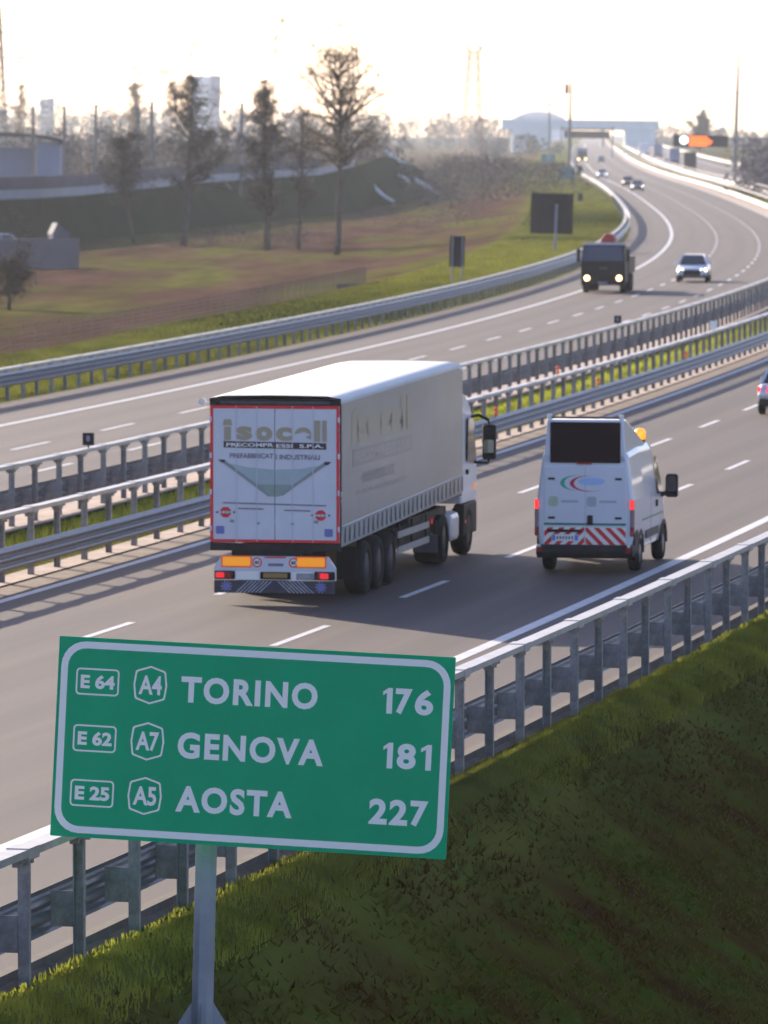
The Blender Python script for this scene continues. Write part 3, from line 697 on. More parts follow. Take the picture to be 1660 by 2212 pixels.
    m = MB(); m.box(.98, 1.12, 10.86, 10.9, .88, .98); m.build('tail_light', M_taillit2, t)
    m = MB(); c = [(1.05 + .11 * math.cos(a), .58 + .11 * math.sin(a)) for a in np.linspace(0, 2 * math.pi, 21)[:-1]]; m.plate(c, 10.84, 10.86); sd = m.build('speed_disc', M_refl, t)
    m = MB(); put_text(m, '80', .99, 1.11, .54, .62, 10.835, .04); m.build('disc_number', M_ink, sd)
    for sx in (1, -1):
        m = MB(); m.box(sx * 1.0 - .27, sx * 1.0 + .25, 12.45, 13.45, .38, 1.0); m.build('fuel_tank', M_white if sx > 0 else M_dark, t, bevel=.12)
    m = MB(); m.box(-.5, .5, 10.9, 15.2, .55, 1.0); m.build('tractor_chassis', M_dark, t)
    # cab: outline from the side, with a sloping roof spoiler
    sid = [(13.8, 1.12), (15.62, 1.12), (15.70, 1.5), (15.62, 2.1), (15.2, 3.0), (15.0, 3.15), (14.6, 3.36), (14.1, 3.5), (13.8, 3.52)]
    m = MB(); rings = []
    for x, k in ((-1.24, .0), (-1.2, 1), (1.2, 1), (1.24, 0)):
        rings.append([(x * (1 - .06 * max(0, (z - 2.6))), y - (.05 if k == 0 else 0) * (1 if y > 15 else -.5), z) for y, z in sid])
    m.loft(rings, True, True); cab = m.build('cab', M_white, t, bevel=.05)
    for sx in (1, -1):
        m = MB(); m.add([(sx * 1.262, a, b) for a, b in ((14.35, 2.0), (15.5, 1.95), (15.1, 2.9), (14.5, 2.92))], [(0, 1, 2, 3)]); m.add([(sx * 1.245, a, b) for a, b in ((14.35, 2.0), (15.5, 1.95), (15.1, 2.9), (14.5, 2.92))], [(3, 2, 1, 0)]); m.build('side_window', M_glass, cab)
        m = MB(); m.box(sx * 1.15 - .12, sx * 1.15 + .1, 13.95, 15.6, .42, 1.10); m.build('lower_skirt', M_black, cab, bevel=.04)
        m = MB(); m.box(sx * 1.2, sx * 1.272, 14.35, 14.47, 1.72, 1.82); m.build('door_handle', M_black, cab)
        mr = MB(); mr.box(sx * 1.58 - .15, sx * 1.58 + .15, 15.2, 15.32, 2.0, 2.75); mm = mr.build('mirror', M_black, cab, bevel=.05)
        m = MB(); m.tube([(sx * 1.18, 15.1, 2.92), (sx * 1.35, 15.25, 2.95), (sx * 1.56, 15.26, 2.85), (sx * 1.6, 15.26, 2.7)], .035, 8); m.tube([(sx * 1.2, 15.4, 1.93), (sx * 1.55, 15.26, 1.92), (sx * 1.6, 15.26, 2.1)], .03, 8); m.build('mirror_arm', M_black, mm)
        m = MB(); m.flat(rrect(sx * 1.58 - .11, sx * 1.58 + .11, 2.14, 2.42, .03, 3), 15.196); m.build('mirror_glass', M_mirror, mm)
    m = MB(); m.box(1.235, 1.26, 15.3, 15.36, 1.35, 1.5); m.build('side_marker', M_amber, cab)
    m = MB(); m.box(1.27, 1.285, 13.97, 14.05, .7, .76); m.build('side_marker', M_orange, cab)
    m = MB(); m.tube([(-1.33, .2, zt - .12), (-1.45, .15, zt - .1)], .03, 6); m.tube([(-1.45, .10, zt - .1), (-1.45, .2, zt - .1)], [.07, .07], 12); m.build('marker_lamp', M_roof, t)
    return t
def _trapz(poly, y0, y1):
    b = MB(); b.plate(poly, y0, y1); return b.v, b.f
M_strap = mat('dark_strap', (.10, .085, .085), .7)
M_rail2 = mat('strap_rail', (.48, .47, .46), .4, metal=.3)
M_lace = mat('roof_lacing_rope', (.40, .44, .50), .6)
M_white2 = mat('white_steel', (.62, .63, .65), .4)
M_greyink2 = mat('slate_print', (.27, .29, .29), .5)
M_greyplate = mat('dull_grey_plate', (.33, .32, .34), .5, var=.3, scale=9)
M_taillit2 = mat('tail_lamp_red', (.75, .02, .03), .3, emit=.35)
M_flap = mat('dark_flap', (.055, .05, .065), .7, var=.3, scale=3)
M_flap2 = mat('grey_flap', (.085, .08, .10), .7, var=.2, scale=3)
M_flapwhite = mat('worn_flap_print', (.42, .41, .47), .7, var=.3, scale=8)
M_ybox = mat('ochre_board', (.14, .08, .03), .7)
M_mirror = mat('mirror_glass', (.55, .62, .60), .05, metal=1.0)
lorry()

# ------------------------------------------------------------------ motorway service van with a matrix screen
def van():
    t = thing('service_van', 'white motorway service van with dark matrix screen and red chevrons on its rear', 'van', pick(1264, 1238), -R(10.6)); t.scale = (.99, .99, 1.03)
    sc = 104.7; q = lambda px: (px - 1264) / sc / .983; zz = lambda py: 9.2 - (py - 270) / sc
    # body shell: cross sections from the rear to the nose
    def sec(y, w0, w1, zl, zm, zt, wt):
        return [(-w0, y, zl), (-w1, y, zl + .35), (-w1, y, zm), (-wt - .02, y, zt - .12), (-wt + .08, y, zt), (wt - .08, y, zt), (wt + .02, y, zt - .12), (w1, y, zm), (w1, y, zl + .35), (w0, y, zl)]
    m = MB(); m.loft([sec(.0, .93, .97, .50, 1.45, 2.38, .86), sec(.06, .96, 1.02, .46, 1.45, 2.46, .88), sec(1.5, .97, 1.025, .42, 1.45, 2.5, .89), sec(3.2, .97, 1.025, .42, 1.4, 2.48, .88), sec(3.65, .97, 1.02, .42, 1.38, 2.40, .85),
                      sec(4.45, .96, 1.0, .42, 1.3, 1.62, .86), sec(4.6, .95, .99, .42, 1.22, 1.42, .84), sec(5.15, .88, .93, .42, 1.05, 1.12, .78), sec(5.38, .78, .82, .45, .8, .9, .7)], True, True)
    body = m.build('body', M_vanwhite, t, smooth=False, bevel=.03)
    # raised housing for the screen
    m = MB(); m.loft([[(-.86, .0, 2.2), (.86, .0, 2.2), (.80, .0, 3.06), (-.80, .0, 3.06)], [(-.86, .35, 2.3), (.86, .35, 2.3), (.80, .35, 3.06), (-.80, .35, 3.06)], [(-.86, 2.7, 2.44), (.86, 2.7, 2.44), (.84, 2.7, 2.5), (-.84, 2.7, 2.5)]], True, True)
    hs = m.build('screen_housing', M_vanwhite, t, bevel=.03)
    m = MB(); m.plate(rrect(q(1189), q(1340), zz(1003), zz(918), .015, 2), -.02, .01); m.build('matrix_screen', M_screen, hs)
    m = MB(); m.box(-.79, .79, .03, .08, 3.085, 3.12); m.build('roof_rail', M_darkrim, hs)
    for x in (-.75, .75):
        m = MB(); m.tube([(x, .06, 3.02), (x, .06, 3.16)], [.055, .05], 10); m.build('lamp_post', M_roof, hs)
    # rear doors
    for sx in (-1, 1):
        m = MB(); a, b = (.006, .86) if sx > 0 else (-.86, -.006); m.box(a, b, -.018, .01, .56, 2.13); d = m.build('rear_door', M_vanwhite, t, bevel=.012)
        for z in (1.88, 1.1):
            h = MB(); h.box(sx * .70 - .07, sx * .70 + .07, -.034, -.017, z - .02, z + .025); h.build('hinge', M_dark, d)
        gs = MB(); gs.flat([(a + .0, .955), (b, .955), (b, 1.0), (a, 1.0)], -.021); gs.build('green_stripe', M_grnstripe, d)
        bk = MB(); bk.flat([(a, .565), (b, .565), (b, .915), (a, .915)], -.021); cv = bk.build('chevron_board', M_refl, d)
        m = MB()
        for k in range(-2, 9):
            c = clip([(sx * (.07 + k * .235), .56), (sx * (.07 + k * .235 + .115), .56), (sx * (.07 + k * .235 - .255), .92), (sx * (.07 + k * .235 - .37), .92)], min(a, b) + .01, max(a, b) - .005, .57, .91)
            if c: m.flat(c if sx > 0 else c[::-1], -.024)
        m.build('chevron', M_red, cv)
        m = MB(); m.box(sx * 1.0 - .055, sx * 1.0 + .03, -.03, .12, .80, 1.48); lc = m.build('lamp_cluster', M_tailglass, t, bevel=.02)
        m = MB(); m.box(sx * 1.0 - .05, sx * 1.0 + .025, -.036, -.03, 1.28, 1.46); m.build('lit_lamp', M_taillit, lc)
        m = MB(); m.box(sx * 1.0 - .05, sx * 1.0 + .03, -.036, -.03, .74, .92); m.build('red_lens', M_tail, lc)
        m = MB(); m.box(sx * .93 - .05, sx * .93 + .05, -.165, -.155, .42, .52); m.build('reflector', M_tail, t)
        m = MB(); m.box(sx * .94 - .03, sx * .94 + .03, -.168, -.157, .53, .58); m.build('lamp', M_refl, t)
    m = MB(); m.box(.05, .17, -.05, -.018, .96, 1.16); m.build('door_handle', M_black, t, bevel=.02)
    m = MB(); m.box(-.78, -.06, -.05, -.02, .82, .87); ph = m.build('plate_lamp', M_dark, t)
    m = MB(); m.plate(rrect(-.70, -.13, .64, .77, .012, 2), -.03, -.022); np_ = m.build('number_plate', M_refl, t)
    for x0, x1 in ((-.69, -.62), (-.21, -.14)):
        m = MB(); m.flat(rrect(x0, x1, .65, .76, .004, 1), -.033); m.build('blue_band', M_plateblue, np_)
    m = MB()
    for k in range(6): m.flat(rrect(-.59 + k * .062, -.555 + k * .062, .675, .735, .004, 1), -.033)
    m.build('plate_characters', M_greyink, np_)
    m = MB(); m.box(-.17, .14, -.04, .0, 2.175, 2.215); m.build('brake_light', M_tail, t)
    # emblem: green and red crescents and a pale blue patch; two square stickers with grey lines
    def cres(cx, cz, rx, rz, th, a0, a1):
        A = np.linspace(R(a0), R(a1), 18); mid = (a0 + a1) / 2
        o = [(cx + rx * math.cos(a), cz + rz * math.sin(a)) for a in A]; i = [(cx + (rx - th * math.sin(math.pi * k / 17)) * math.cos(a), cz + (rz - .25 * th * math.sin(math.pi * k / 17)) * math.sin(a)) for k, a in enumerate(A)]
        return o + i[::-1]
    for nm, mt, p in (('green_crescent', M_emgreen, cres(-.16, 1.80, .36, .155, .09, 75, 275)), ('red_crescent', M_emred, cres(.10, 1.79, .42, .16, .09, 75, 300))):
        m = MB(); f = len(p) // 2
        for k in range(f - 1): m.flat([p[k], p[k + 1], p[-k - 2], p[-k - 1]], -.021 - .001 * (nm[0] == 'r'))
        m.build(nm, mt, t)
    m = MB(); m.flat([(.14 + .28 * math.cos(a), 1.83 + .075 * math.sin(a)) for a in np.linspace(0, 2 * math.pi, 25)[:-1]], -.0235); m.build('blue_mark', M_lightblue, t)
    for x, mt in ((-.66, M_emyellow), (.14, M_greyplate2)):
        m = MB(); m.flat(rrect(x - .1, x + .1, 1.33, 1.53, .05, 4), -.022); m.build('square_sticker', mt, t)
        m = MB(); m.flat(rrect(x + .16, x + .52, 1.405, 1.455, .01, 2), -.022); m.build('faint_print', M_greyplate2, t)
    # bumper
    m = MB(); m.loft([[(-1.0, -.10, .30), (1.0, -.10, .30), (1.0, .5, .34), (-1.0, .5, .34)], [(-1.01, -.155, .42), (1.01, -.155, .42), (1.03, .55, .42), (-1.03, .55, .42)], [(-1.0, -.14, .57), (1.0, -.14, .57), (1.03, .55, .57), (-1.03, .55, .57)]], True, True)
    m.build('bumper', M_bumper, t, bevel=.03)
    for sx in (1, -1):
        m = MB(); m.box(sx * 1.0 - .03, sx * 1.0 + .035, .1, .55, .56, .85); m.build('quarter_trim', M_bumper, t, bevel=.02)
        wheel(t, sx * .9, 1.0, .345, .23, M_rim, sx); wheel(t, sx * .9, 4.45, .345, .23, M_rim, sx)
        for y in (1.0, 4.45):
            m = MB(); A = np.linspace(0, math.pi, 15); m.loft([[(sx * (1.0 + d), y + r * math.cos(a), .34 + r * math.sin(a)) for a in A] for r, d in ((.50, .028), (.40, .034), (.36, -.1))], False, False); m.build('wheel_arch', M_bumper if y < 2 else M_black, t)
        m = MB(); m.box(sx * 1.03 - .012, sx * 1.03 + .012, 1.7, 3.55, .60, .76); m.build('side_moulding', M_darkrim, t)
        m = MB(); m.box(sx * 1.03 - .008, sx * 1.03 + .008, 1.2, 4.2, .985, 1.015); m.build('green_stripe', M_grnstripe, t)
        m = MB(); m.add([(sx * 1.035, 3.30, 1.42), (sx * 1.03, 4.3, 1.40), (sx * .95, 3.72, 2.16), (sx * .95, 3.36, 2.16)], [(0, 1, 2, 3) if sx > 0 else (3, 2, 1, 0)]); m.build('side_window', M_glass, t)
        m = MB(); m.box(sx * 1.24 - .14, sx * 1.24 + .13, 4.05, 4.2, 1.3, 1.78); mi = m.build('mirror', M_black, t, bevel=.05)
        m = MB(); m.tube([(sx * 1.0, 4.1, 1.35), (sx * 1.16, 4.1, 1.4)], .05, 8); m.build('mirror_arm', M_black, mi)
        m = MB(); m.flat(rrect(sx * 1.24 - .1, sx * 1.24 + .1, 1.42, 1.73, .04, 3), 4.044); m.build('mirror_glass', M_darkrim, mi)
        m = MB(); m.box(sx * 1.035 - .015, sx * 1.035 + .02, 3.2, 3.36, 1.16, 1.3); m.build('door_handle', M_black, t, bevel=.01)
        m = MB(); m.box(sx * 1.0 - .0, sx * 1.0 + .02, 1.75, 1.78, .5, 2.2) if False else m.box(sx * 1.012, sx * 1.033, 2.45, 2.465, .5, 1.5); m.build('door_seam', M_greyplate2, t)
    m = MB(); m.add([(-.82, 3.70, 2.35), (.82, 3.70, 2.35), (.86, 4.47, 1.66), (-.86, 4.47, 1.66)], [(0, 1, 2, 3)]); m.v = [(x, y + .03, z + .03) for x, y, z in m.v]; m.build('windscreen', M_glass, t)
    b = MB(); b.tube([(.72, 2.95, 2.46), (.72, 2.95, 2.53)], .11, 14); be = b.build('beacon_base', M_black, t); b = MB(); b.tube([(.72, 2.95, 2.53), (.72, 2.95, 2.56), (.72, 2.95, 2.70), (.72, 2.95, 2.76)], [.10, .12, .12, .07], 16); b.build('beacon', M_amberlamp, be, smooth=True)
M_emgreen = mat('emblem_green', (.06, .42, .30), .4); M_emred = mat('emblem_red', (.62, .04, .07), .4); M_emyellow = mat('pale_yellow_sticker', (.52, .56, .40), .4, var=.1, scale=8)
M_greyplate2 = mat('pale_grey_print', (.45, .48, .52), .4); M_tailglass = mat('clear_lamp_glass', (.32, .20, .22), .15, coat=.6); M_bumper = mat('dark_bumper', (.03, .026, .03), .5, var=.15, scale=4, spec=.15)
van()

# ------------------------------------------------------------------ cars
def car(label, loc, rz, paint, group=None, head=None, tall=1.0, L=4.35, Wd=.88, rear=False, name='car', grille=.46):
    t = thing(name, label, 'car', loc, rz, group)
    k = tall; h = L / 2
    def sec(y, w, wm, z0, z1): return [(-w * .86, y, z0), (-w, y, z0 + .12), (-wm, y, (z0 + z1) / 2), (-w * .93, y, z1 - .04), (-w * .8, y, z1), (w * .8, y, z1), (w * .93, y, z1 - .04), (wm, y, (z0 + z1) / 2), (w, y, z0 + .12), (w * .86, y, z0)]
    m = MB(); m.loft([sec(-h, Wd * .84, Wd * .86, .40 * k, .86 * k), sec(-h + .12, Wd * .95, Wd * .97, .30 * k, .97 * k), sec(-h + .5, Wd * .98, Wd, .27 * k, .99 * k), sec(-.6, Wd, Wd * 1.01, .24 * k, .96 * k), sec(.8, Wd, Wd * 1.01, .24 * k, .95 * k),
                      sec(1.15, Wd * .98, Wd, .25 * k, .92 * k), sec(h - .35, Wd * .94, Wd * .96, .26 * k, .80 * k), sec(h - .1, Wd * .86, Wd * .9, .28 * k, .72 * k), sec(h, Wd * .7, Wd * .75, .36 * k, .62 * k)], True, True)
    m.build('body', paint, t, smooth=True)
    gl = MB(); r0 = .95 * k; r1 = 1.44 * k; bx, tx = Wd * .90, Wd * .68; yb0, yb1, yt0, yt1 = -h + (.25 if tall > 1.1 else .55), 1.1, -h + (.55 if tall > 1.1 else 1.05), .25
    gl.loft([[(-bx, yb0, r0), (bx, yb0, r0), (bx, yb1, r0), (-bx, yb1, r0)], [(-tx, yt0, r1), (tx, yt0, r1), (tx, yt1, r1), (-tx, yt1, r1)]], True, True); gl.build('windows', M_glass, t)
    m = MB(); m.loft([[(-tx - .03, yt0 - .05, r1 - .03), (tx + .03, yt0 - .05, r1 - .03), (tx + .03, yt1 + .06, r1 - .03), (-tx - .03, yt1 + .06, r1 - .03)], [(-tx + .1, yt0 + .1, r1 + .045), (tx - .1, yt0 + .1, r1 + .045), (tx - .1, yt1 - .15, r1 + .045), (-tx + .1, yt1 - .15, r1 + .045)]], True, True)
    ro = m.build('roof', paint, t, bevel=.02)
    for sx in (-1, 1):
        for a, b in (((bx, yb0, r0), (tx, yt0, r1)), ((bx, yb1, r0), (tx, yt1, r1)), ((bx, -.25, r0), (tx, -.28, r1))):
            m = MB(); m.tube([(sx * a[0], a[1], a[2]), (sx * b[0], b[1], b[2])], .045, 6); m.build('pillar', paint, ro)
        for y in (-h + .85, h - .85): wheel(t, sx * (Wd - .1), y, .32 * (1 + (k - 1) * .5), .21, M_rim, sx)
        m = MB(); m.box(sx * (Wd + .08) - .1, sx * (Wd + .08) + .1, .75, .87, .96 * k, 1.1 * k); m.build('mirror', paint, t, bevel=.03)
        m = MB(); m.loft([[(sx * Wd * .5, h - .05, .60 * k), (sx * Wd * .88, h - .22, .60 * k), (sx * Wd * .90, h - .30, .74 * k), (sx * Wd * .55, h - .10, .71 * k)], [(sx * Wd * .5, h + .01, .60 * k), (sx * Wd * .9, h - .15, .60 * k), (sx * Wd * .91, h - .22, .74 * k), (sx * Wd * .55, h - .05, .71 * k)]], True, True); m.build('headlight', head or M_refl, t)
        m = MB(); m.loft([[(sx * Wd * .45, -h + .02, .74 * k), (sx * Wd * .93, -h + .16, .74 * k), (sx * Wd * .93, -h + .2, .90 * k), (sx * Wd * .5, -h + .08, .90 * k)], [(sx * Wd * .45, -h - .05, .74 * k), (sx * Wd * .95, -h + .06, .74 * k), (sx * Wd * .96, -h + .1, .90 * k), (sx * Wd * .5, -h + .0, .90 * k)]], True, True); m.build('tail_light', M_taillit if rear else M_tail, t)
    m = MB(); m.box(-Wd * grille, Wd * grille, h - .10, h + .02, .36 * k, .68 * k); m.build('grille', M_black, t, bevel=.01)
    m = MB(); m.box(-Wd * .86, Wd * .86, h - .25, h - .02, .24 * k, .42 * k); m.build('front_bumper', M_dark, t, bevel=.03)
    m = MB(); m.box(-Wd * .9, Wd * .9, -h - .04, -h + .3, .28 * k, .52 * k); m.build('rear_bumper', M_dark, t, bevel=.04)
    m = MB(); m.box(-.26, .26, -h - .015, -h + .05, .62 * k, .72 * k); m.build('number_plate', M_refl, t)
    return t
def on_road(px, py): 
    p = pick(px, py); s, off = so(p); return p, -heading(s), s, off
p, hz, s_, o_ = on_road(1694, 897)
car('silver saloon car with lit red tail lamps at the right edge of the picture', p + Vector((math.sin(-hz), math.cos(-hz), 0)) * 2.1, hz, M_silver, rear=True, name='silver_car')
p, hz, s_, o_ = on_road(1495, 610)
car('white tall off-road car with bright headlamps coming towards the camera', p + Vector((math.sin(-hz), math.cos(-hz), 0)) * 2.2, hz + math.pi, M_carwhite, head=M_head, tall=1.08, L=4.6, Wd=.93, grille=.56, name='offroad_car')
GC = 'far cars coming round the bend'
for i, (px, py, paint, lab, hd_) in enumerate(((1377, 413, M_darkblue, 'dark car with both headlamps shining, in front of the other far car on the bend', M_head), (1357, 403, M_greycar, 'far dark estate car half hidden behind the headlamps of another on the bend', M_headwarm),
        (1301, 385, M_carwhite, 'small pale car alone in the far middle of the bend', M_head), (1299, 351, M_darkblue, 'tiny dark blue car beside the far oncoming lorry', None))):
    p, hz, s_, o_ = on_road(px, py)
    car(lab, p, hz + math.pi, paint, GC, head=hd_, tall=1.05)
GD = 'far cars driving away on the right'
for px, py, paint, lab in ((1352, 331, M_carwhite, 'tiny pale car far along the right carriageway, nearest the gantry'), (1398, 335, M_silver, 'tiny silver car driving away left of the far pale lorries'), (1440, 352, M_carwhite, 'tiny white car just left of the distant grey lorries')):
    p, hz, s_, o_ = on_road(px, py + 6); car(lab, p, hz, paint, GD)

# ------------------------------------------------------------------ oncoming dark lorry and the far lorries
def oncoming_lorry():
    p, hz, s_, o_ = on_road(1303, 633)
    t = thing('dark_lorry', 'dark flat-fronted lorry with warm headlamps and a red load coming towards the camera', 'lorry', p, hz + math.pi)
    # local +y is forward, towards the camera; nose at y = 0
    m = MB(); m.loft([[(-1.22, -.02, .55), (1.22, -.02, .55), (1.22, -1.9, .55), (-1.22, -1.9, .55)], [(-1.22, .02, 1.0), (1.22, .02, 1.0), (1.22, -1.9, 1.0), (-1.22, -1.9, 1.0)], [(-1.20, -.02, 1.72), (1.20, -.02, 1.72), (1.20, -1.9, 1.72), (-1.20, -1.9, 1.72)], [(-1.13, -.22, 2.62), (1.13, -.22, 2.62), (1.13, -1.9, 2.62), (-1.13, -1.9, 2.62)], [(-1.05, -.4, 2.74), (1.05, -.4, 2.74), (1.05, -1.8, 2.74), (-1.05, -1.8, 2.74)]], True, True)
    cab = m.build('cab', M_truckdark, t, bevel=.04)
    m = MB(); m.add([(-1.08, .012, 1.76), (1.08, .012, 1.76), (1.02, -.19, 2.56), (-1.02, -.19, 2.56)], [(3, 2, 1, 0)]); m.build('windscreen', M_glass2, cab)
    m = MB(); m.box(-1.1, 1.1, -.5, -.16, 2.62, 2.72); m.build('sun_visor', M_greyplate2, cab)
    m = MB(); m.flat(rrect(-.24, .2, 1.30, 1.42, .02, 3), .03); m.v = [(x, .02, z) for x, y, z in m.v]; m.build('badge', M_darkrim, cab)
    for sx in (-1, 1):
        m = MB(); m.tube([(sx * .88, -.02, .82), (sx * .88, .05, .82)], .15, 18); m.build('headlight', M_headwarm, t)
        m = MB(); m.box(sx * 1.36 - .1, sx * 1.36 + .1, -.2, -.08, 1.7, 2.4); mi = m.build('mirror', M_black, cab, bevel=.03)
        m = MB(); m.tube([(sx * 1.15, -.2, 2.5), (sx * 1.36, -.14, 2.5), (sx * 1.36, -.14, 2.3)], .025, 6); m.build('mirror_arm', M_black, mi)
        wheel(t, sx * 1.02, -1.1, .5, .32, M_darkrim, sx)
        for y in (-4.6, -5.95): wheel(t, sx * .95, y, .5, .5, M_darkrim, sx)
    m = MB(); m.box(-1.2, 1.2, -.25, .06, .42, .66); b = m.build('bumper', M_truckdark, t, bevel=.04)
    m = MB(); m.box(-.26, .26, .055, .075, .50, .61); m.build('number_plate', M_greyplate, b)
    m = MB(); m.box(-.5, .5, -6.8, -.4, .6, .95); m.build('chassis', M_dark, t)
    m = MB(); m.box(-1.25, 1.25, -7.2, -2.2, 1.0, 1.2); m.box(-1.25, -1.19, -7.2, -2.2, 1.2, 1.9); m.box(1.19, 1.25, -7.2, -2.2, 1.2, 1.9); m.box(-1.19, 1.19, -2.26, -2.2, 1.2, 2.3); bd = m.build('load_bed', M_truckdark, t)
    m = MB(); m.loft([[(-.5, -3.0, 1.2), (.45, -3.0, 1.2), (.45, -6.5, 1.2), (-.5, -6.5, 1.2)], [(-.42, -3.1, 2.9), (.38, -3.1, 2.9), (.3, -5.6, 3.0), (-.3, -5.6, 3.0)], [(-.30, -3.3, 3.15), (.1, -3.3, 3.2), (.1, -5.0, 3.2), (-.2, -5.0, 3.15)]], True, True); m.build('red_load', M_redtarp, t, bevel=.06)
M_glass2 = mat('violet_grey_glass', (.05, .05, .075), .12, coat=.4)
oncoming_lorry()
def box_lorry(label, px, py, away, box, hh=3.9, group=None, headl=None, Lb=8.0, cabm=None):
    p, hz, s_, o_ = on_road(px, py)
    t = thing('box_lorry', label, 'lorry', p, hz if away else hz + math.pi, group)
    m = MB(); m.box(-1.25, 1.25, -Lb, 0 if away else -2.2, 1.05, hh); m.build('cargo_box', box, t, bevel=.03)
    m = MB(); m.box(-1.15, 1.15, .25 if away else -1.9, 2.2 if away else 0, .6, 2.9); cb = m.build('cab', cabm or M_white, t, bevel=.12)
    if not away:
        m = MB(); m.flat(rrect(-1.05, 1.05, 1.7, 2.55, .08, 3), 0.004); m.f = [f[::-1] for f in m.f]; m.build('windscreen', M_glass2, cb)
    m = MB(); m.box(-.6, .6, -Lb + .2, 1.5 if away else -.3, .55, 1.0); m.box(-1.2, 1.2, -Lb, -Lb + .15, .55, .95); m.build('chassis', M_dark, t)
    for sx in (-1, 1):
        for y in (-Lb + 1.8, -Lb + 3.1, 1.2 if away else -1.1): wheel(t, sx * 1.0, y, .5, .34, M_darkrim, sx)
        if headl: m = MB(); m.tube([(sx * .85, -.02, .85), (sx * .85, .05, .85)], .24, 12); m.build('headlight', headl, t)
        if away: m = MB(); m.box(sx * .95 - .15, sx * .95 + .15, -Lb - .03, -Lb, .7, .85); m.build('tail_light', M_tail, t)
GL = 'distant lorries driving away'
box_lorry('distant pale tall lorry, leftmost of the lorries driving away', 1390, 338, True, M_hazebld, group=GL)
box_lorry('distant lorry with pale sides and grey doors, second from the left driving away', 1421, 341, True, M_panel, group=GL)
box_lorry('distant blue-grey lorry just left of the one under the message board', 1456, 356, True, M_panel, group=GL)
box_lorry('distant dark-doored lorry right under the lit message board', 1489, 371, True, M_signback, group=GL)
box_lorry('far blue-fronted lorry with two warm headlamps coming down the left carriageway', 1258, 351, False, M_panel, headl=M_headwarm, hh=3.4, cabm=M_darkblue)

# ------------------------------------------------------------------ roadside signs, masts, marker posts
LEAN = 1.6
def upright(name, label, cat, px, py, z=-.05, group=None, lean=LEAN):
    p = pick(px, py, z); t = thing(name, label, cat, p, 0, group, lean); return t, F / p.y * math.cos(TH)
t, s = upright('road_sign', 'big square sign seen from behind, dark ribbed back on one grey post', 'road sign', 1199, 548, -.2)
w, z0, z1 = 1.55, (548 - 505) / s, (548 - 418) / s
b = MB(); b.box(-w - .3, w - .3, -.03, .03, z0, z1); pn = b.build('panel', M_signback, t)
for k in range(4):
    b = MB(); zz_ = z0 + (z1 - z0) * (.08 + k * .28); b.box(-w - .3, w - .3, -.09, -.032, zz_ - .04, zz_ + .04); b.build('rib', M_dark, pn)
for k in range(5):
    b = MB(); xx = -w - .22 + k * (2 * w - .16) / 4; b.box(xx - .03, xx + .03, -.07, -.033, z0, z1); b.build('rib', M_dark, pn)
b = MB(); b.tube([(0, -.18, -.6), (0, -.18, z1 - .8)], .11, 10); b.build('post', M_galv_post2, t)
t, s = upright('road_sign', 'small upright dark sign seen from behind on two thin posts', 'road sign', 985, 622, -.3)
b = MB(); b.box(-.42, .46, -.02, .02, (622 - 577) / s, (622 - 510) / s); b.build('panel', M_signback, t)
for x in (-.26, .32):
    b = MB(); b.tube([(x, -.07, -.5), (x, -.07, (622 - 512) / s)], .045, 8); b.build('post', M_galv_post2, t)
t, s = upright('small_sign', 'small dark marker board on the bright green verge above the bend', 'road sign', 1254, 442)
b = MB(); b.box(-.28, .28, -.02, .02, .4, 1.3); b.build('panel', M_signback, t); b = MB(); b.tube([(0, .05, -.3), (0, .05, 1.2)], .05, 6); b.build('post', M_pole, t)
t, s = upright('direction_sign', 'small blue-green sign on short legs at the foot of the tall mast', 'road sign', 1224, 396)
b = MB(); b.box(-1.4, 1.4, -.03, .03, .6, 2.6); b.build('panel', M_bluegreen, t)
for x in (-.9, .9):
    b = MB(); b.tube([(x, .08, -.3), (x, .08, 2.4)], .06, 6); b.build('post', M_pole, t)
t, s = upright('small_sign', 'tiny black board beside the left edge of the far road', 'road sign', 1252, 386)
b = MB(); b.box(-.5, .5, -.03, .03, .7, 2.2); b.build('panel', M_signback, t); b = MB(); b.tube([(0, .06, -.3), (0, .06, 2)], .06, 6); b.build('post', M_pole, t)
t, s = upright('direction_sign', 'faint blue-green sign beside the second, thinner mast', 'road sign', 1184, 361)
b = MB(); b.box(-1.5, 1.5, -.03, .03, 1.0, 2.9); b.build('panel', M_bluegreen, t); b = MB(); b.tube([(0, .1, -.3), (0, .1, 2.6)], .09, 6); b.build('post', M_pole, t)
t, s = upright('camera_mast', 'tall dark mast with a small camera box at its top, beside the far road', 'mast', 1229, 388, lean=1.2)
h = (388 - 180) / s; b = MB(); b.tube([(0, 0, -.5), (0, 0, h * .35), (0, 0, h)], [.36, .28, .17], 10); b.build('pole', M_pole, t)
b = MB(); b.box(-1.0, -.35, -.3, .3, h - 1.9, h - .2); b.build('camera_box', M_pylon, t); b = MB(); b.box(-.35, .0, -.05, .05, h - 1.1, h - 1.0); b.build('bracket', M_pole, t)
t, s = upright('lamp_mast', 'thin far mast left of the camera mast', 'mast', 1186, 362, lean=.6)
h = (362 - 228) / s; b = MB(); b.tube([(0, 0, -.5), (0, 0, h)], [.3, .14], 8); b.build('pole', M_pole, t)
b = MB(); b.box(-.5, .5, -.12, .12, h, h + .35); b.build('lamp_head', M_pole, t)
t, s = upright('power_pole', 'tall tapered steel power pole with thin crossarms on the right', 'power pole', 1587, 372, -.8, lean=1.9)
h = (372 - 88) / s; b = MB(); b.tube([(0, 0, -1), (0, 0, h * .6), (0, 0, h)], [.55, .34, .10], 10); b.build('pole', M_pole, t)
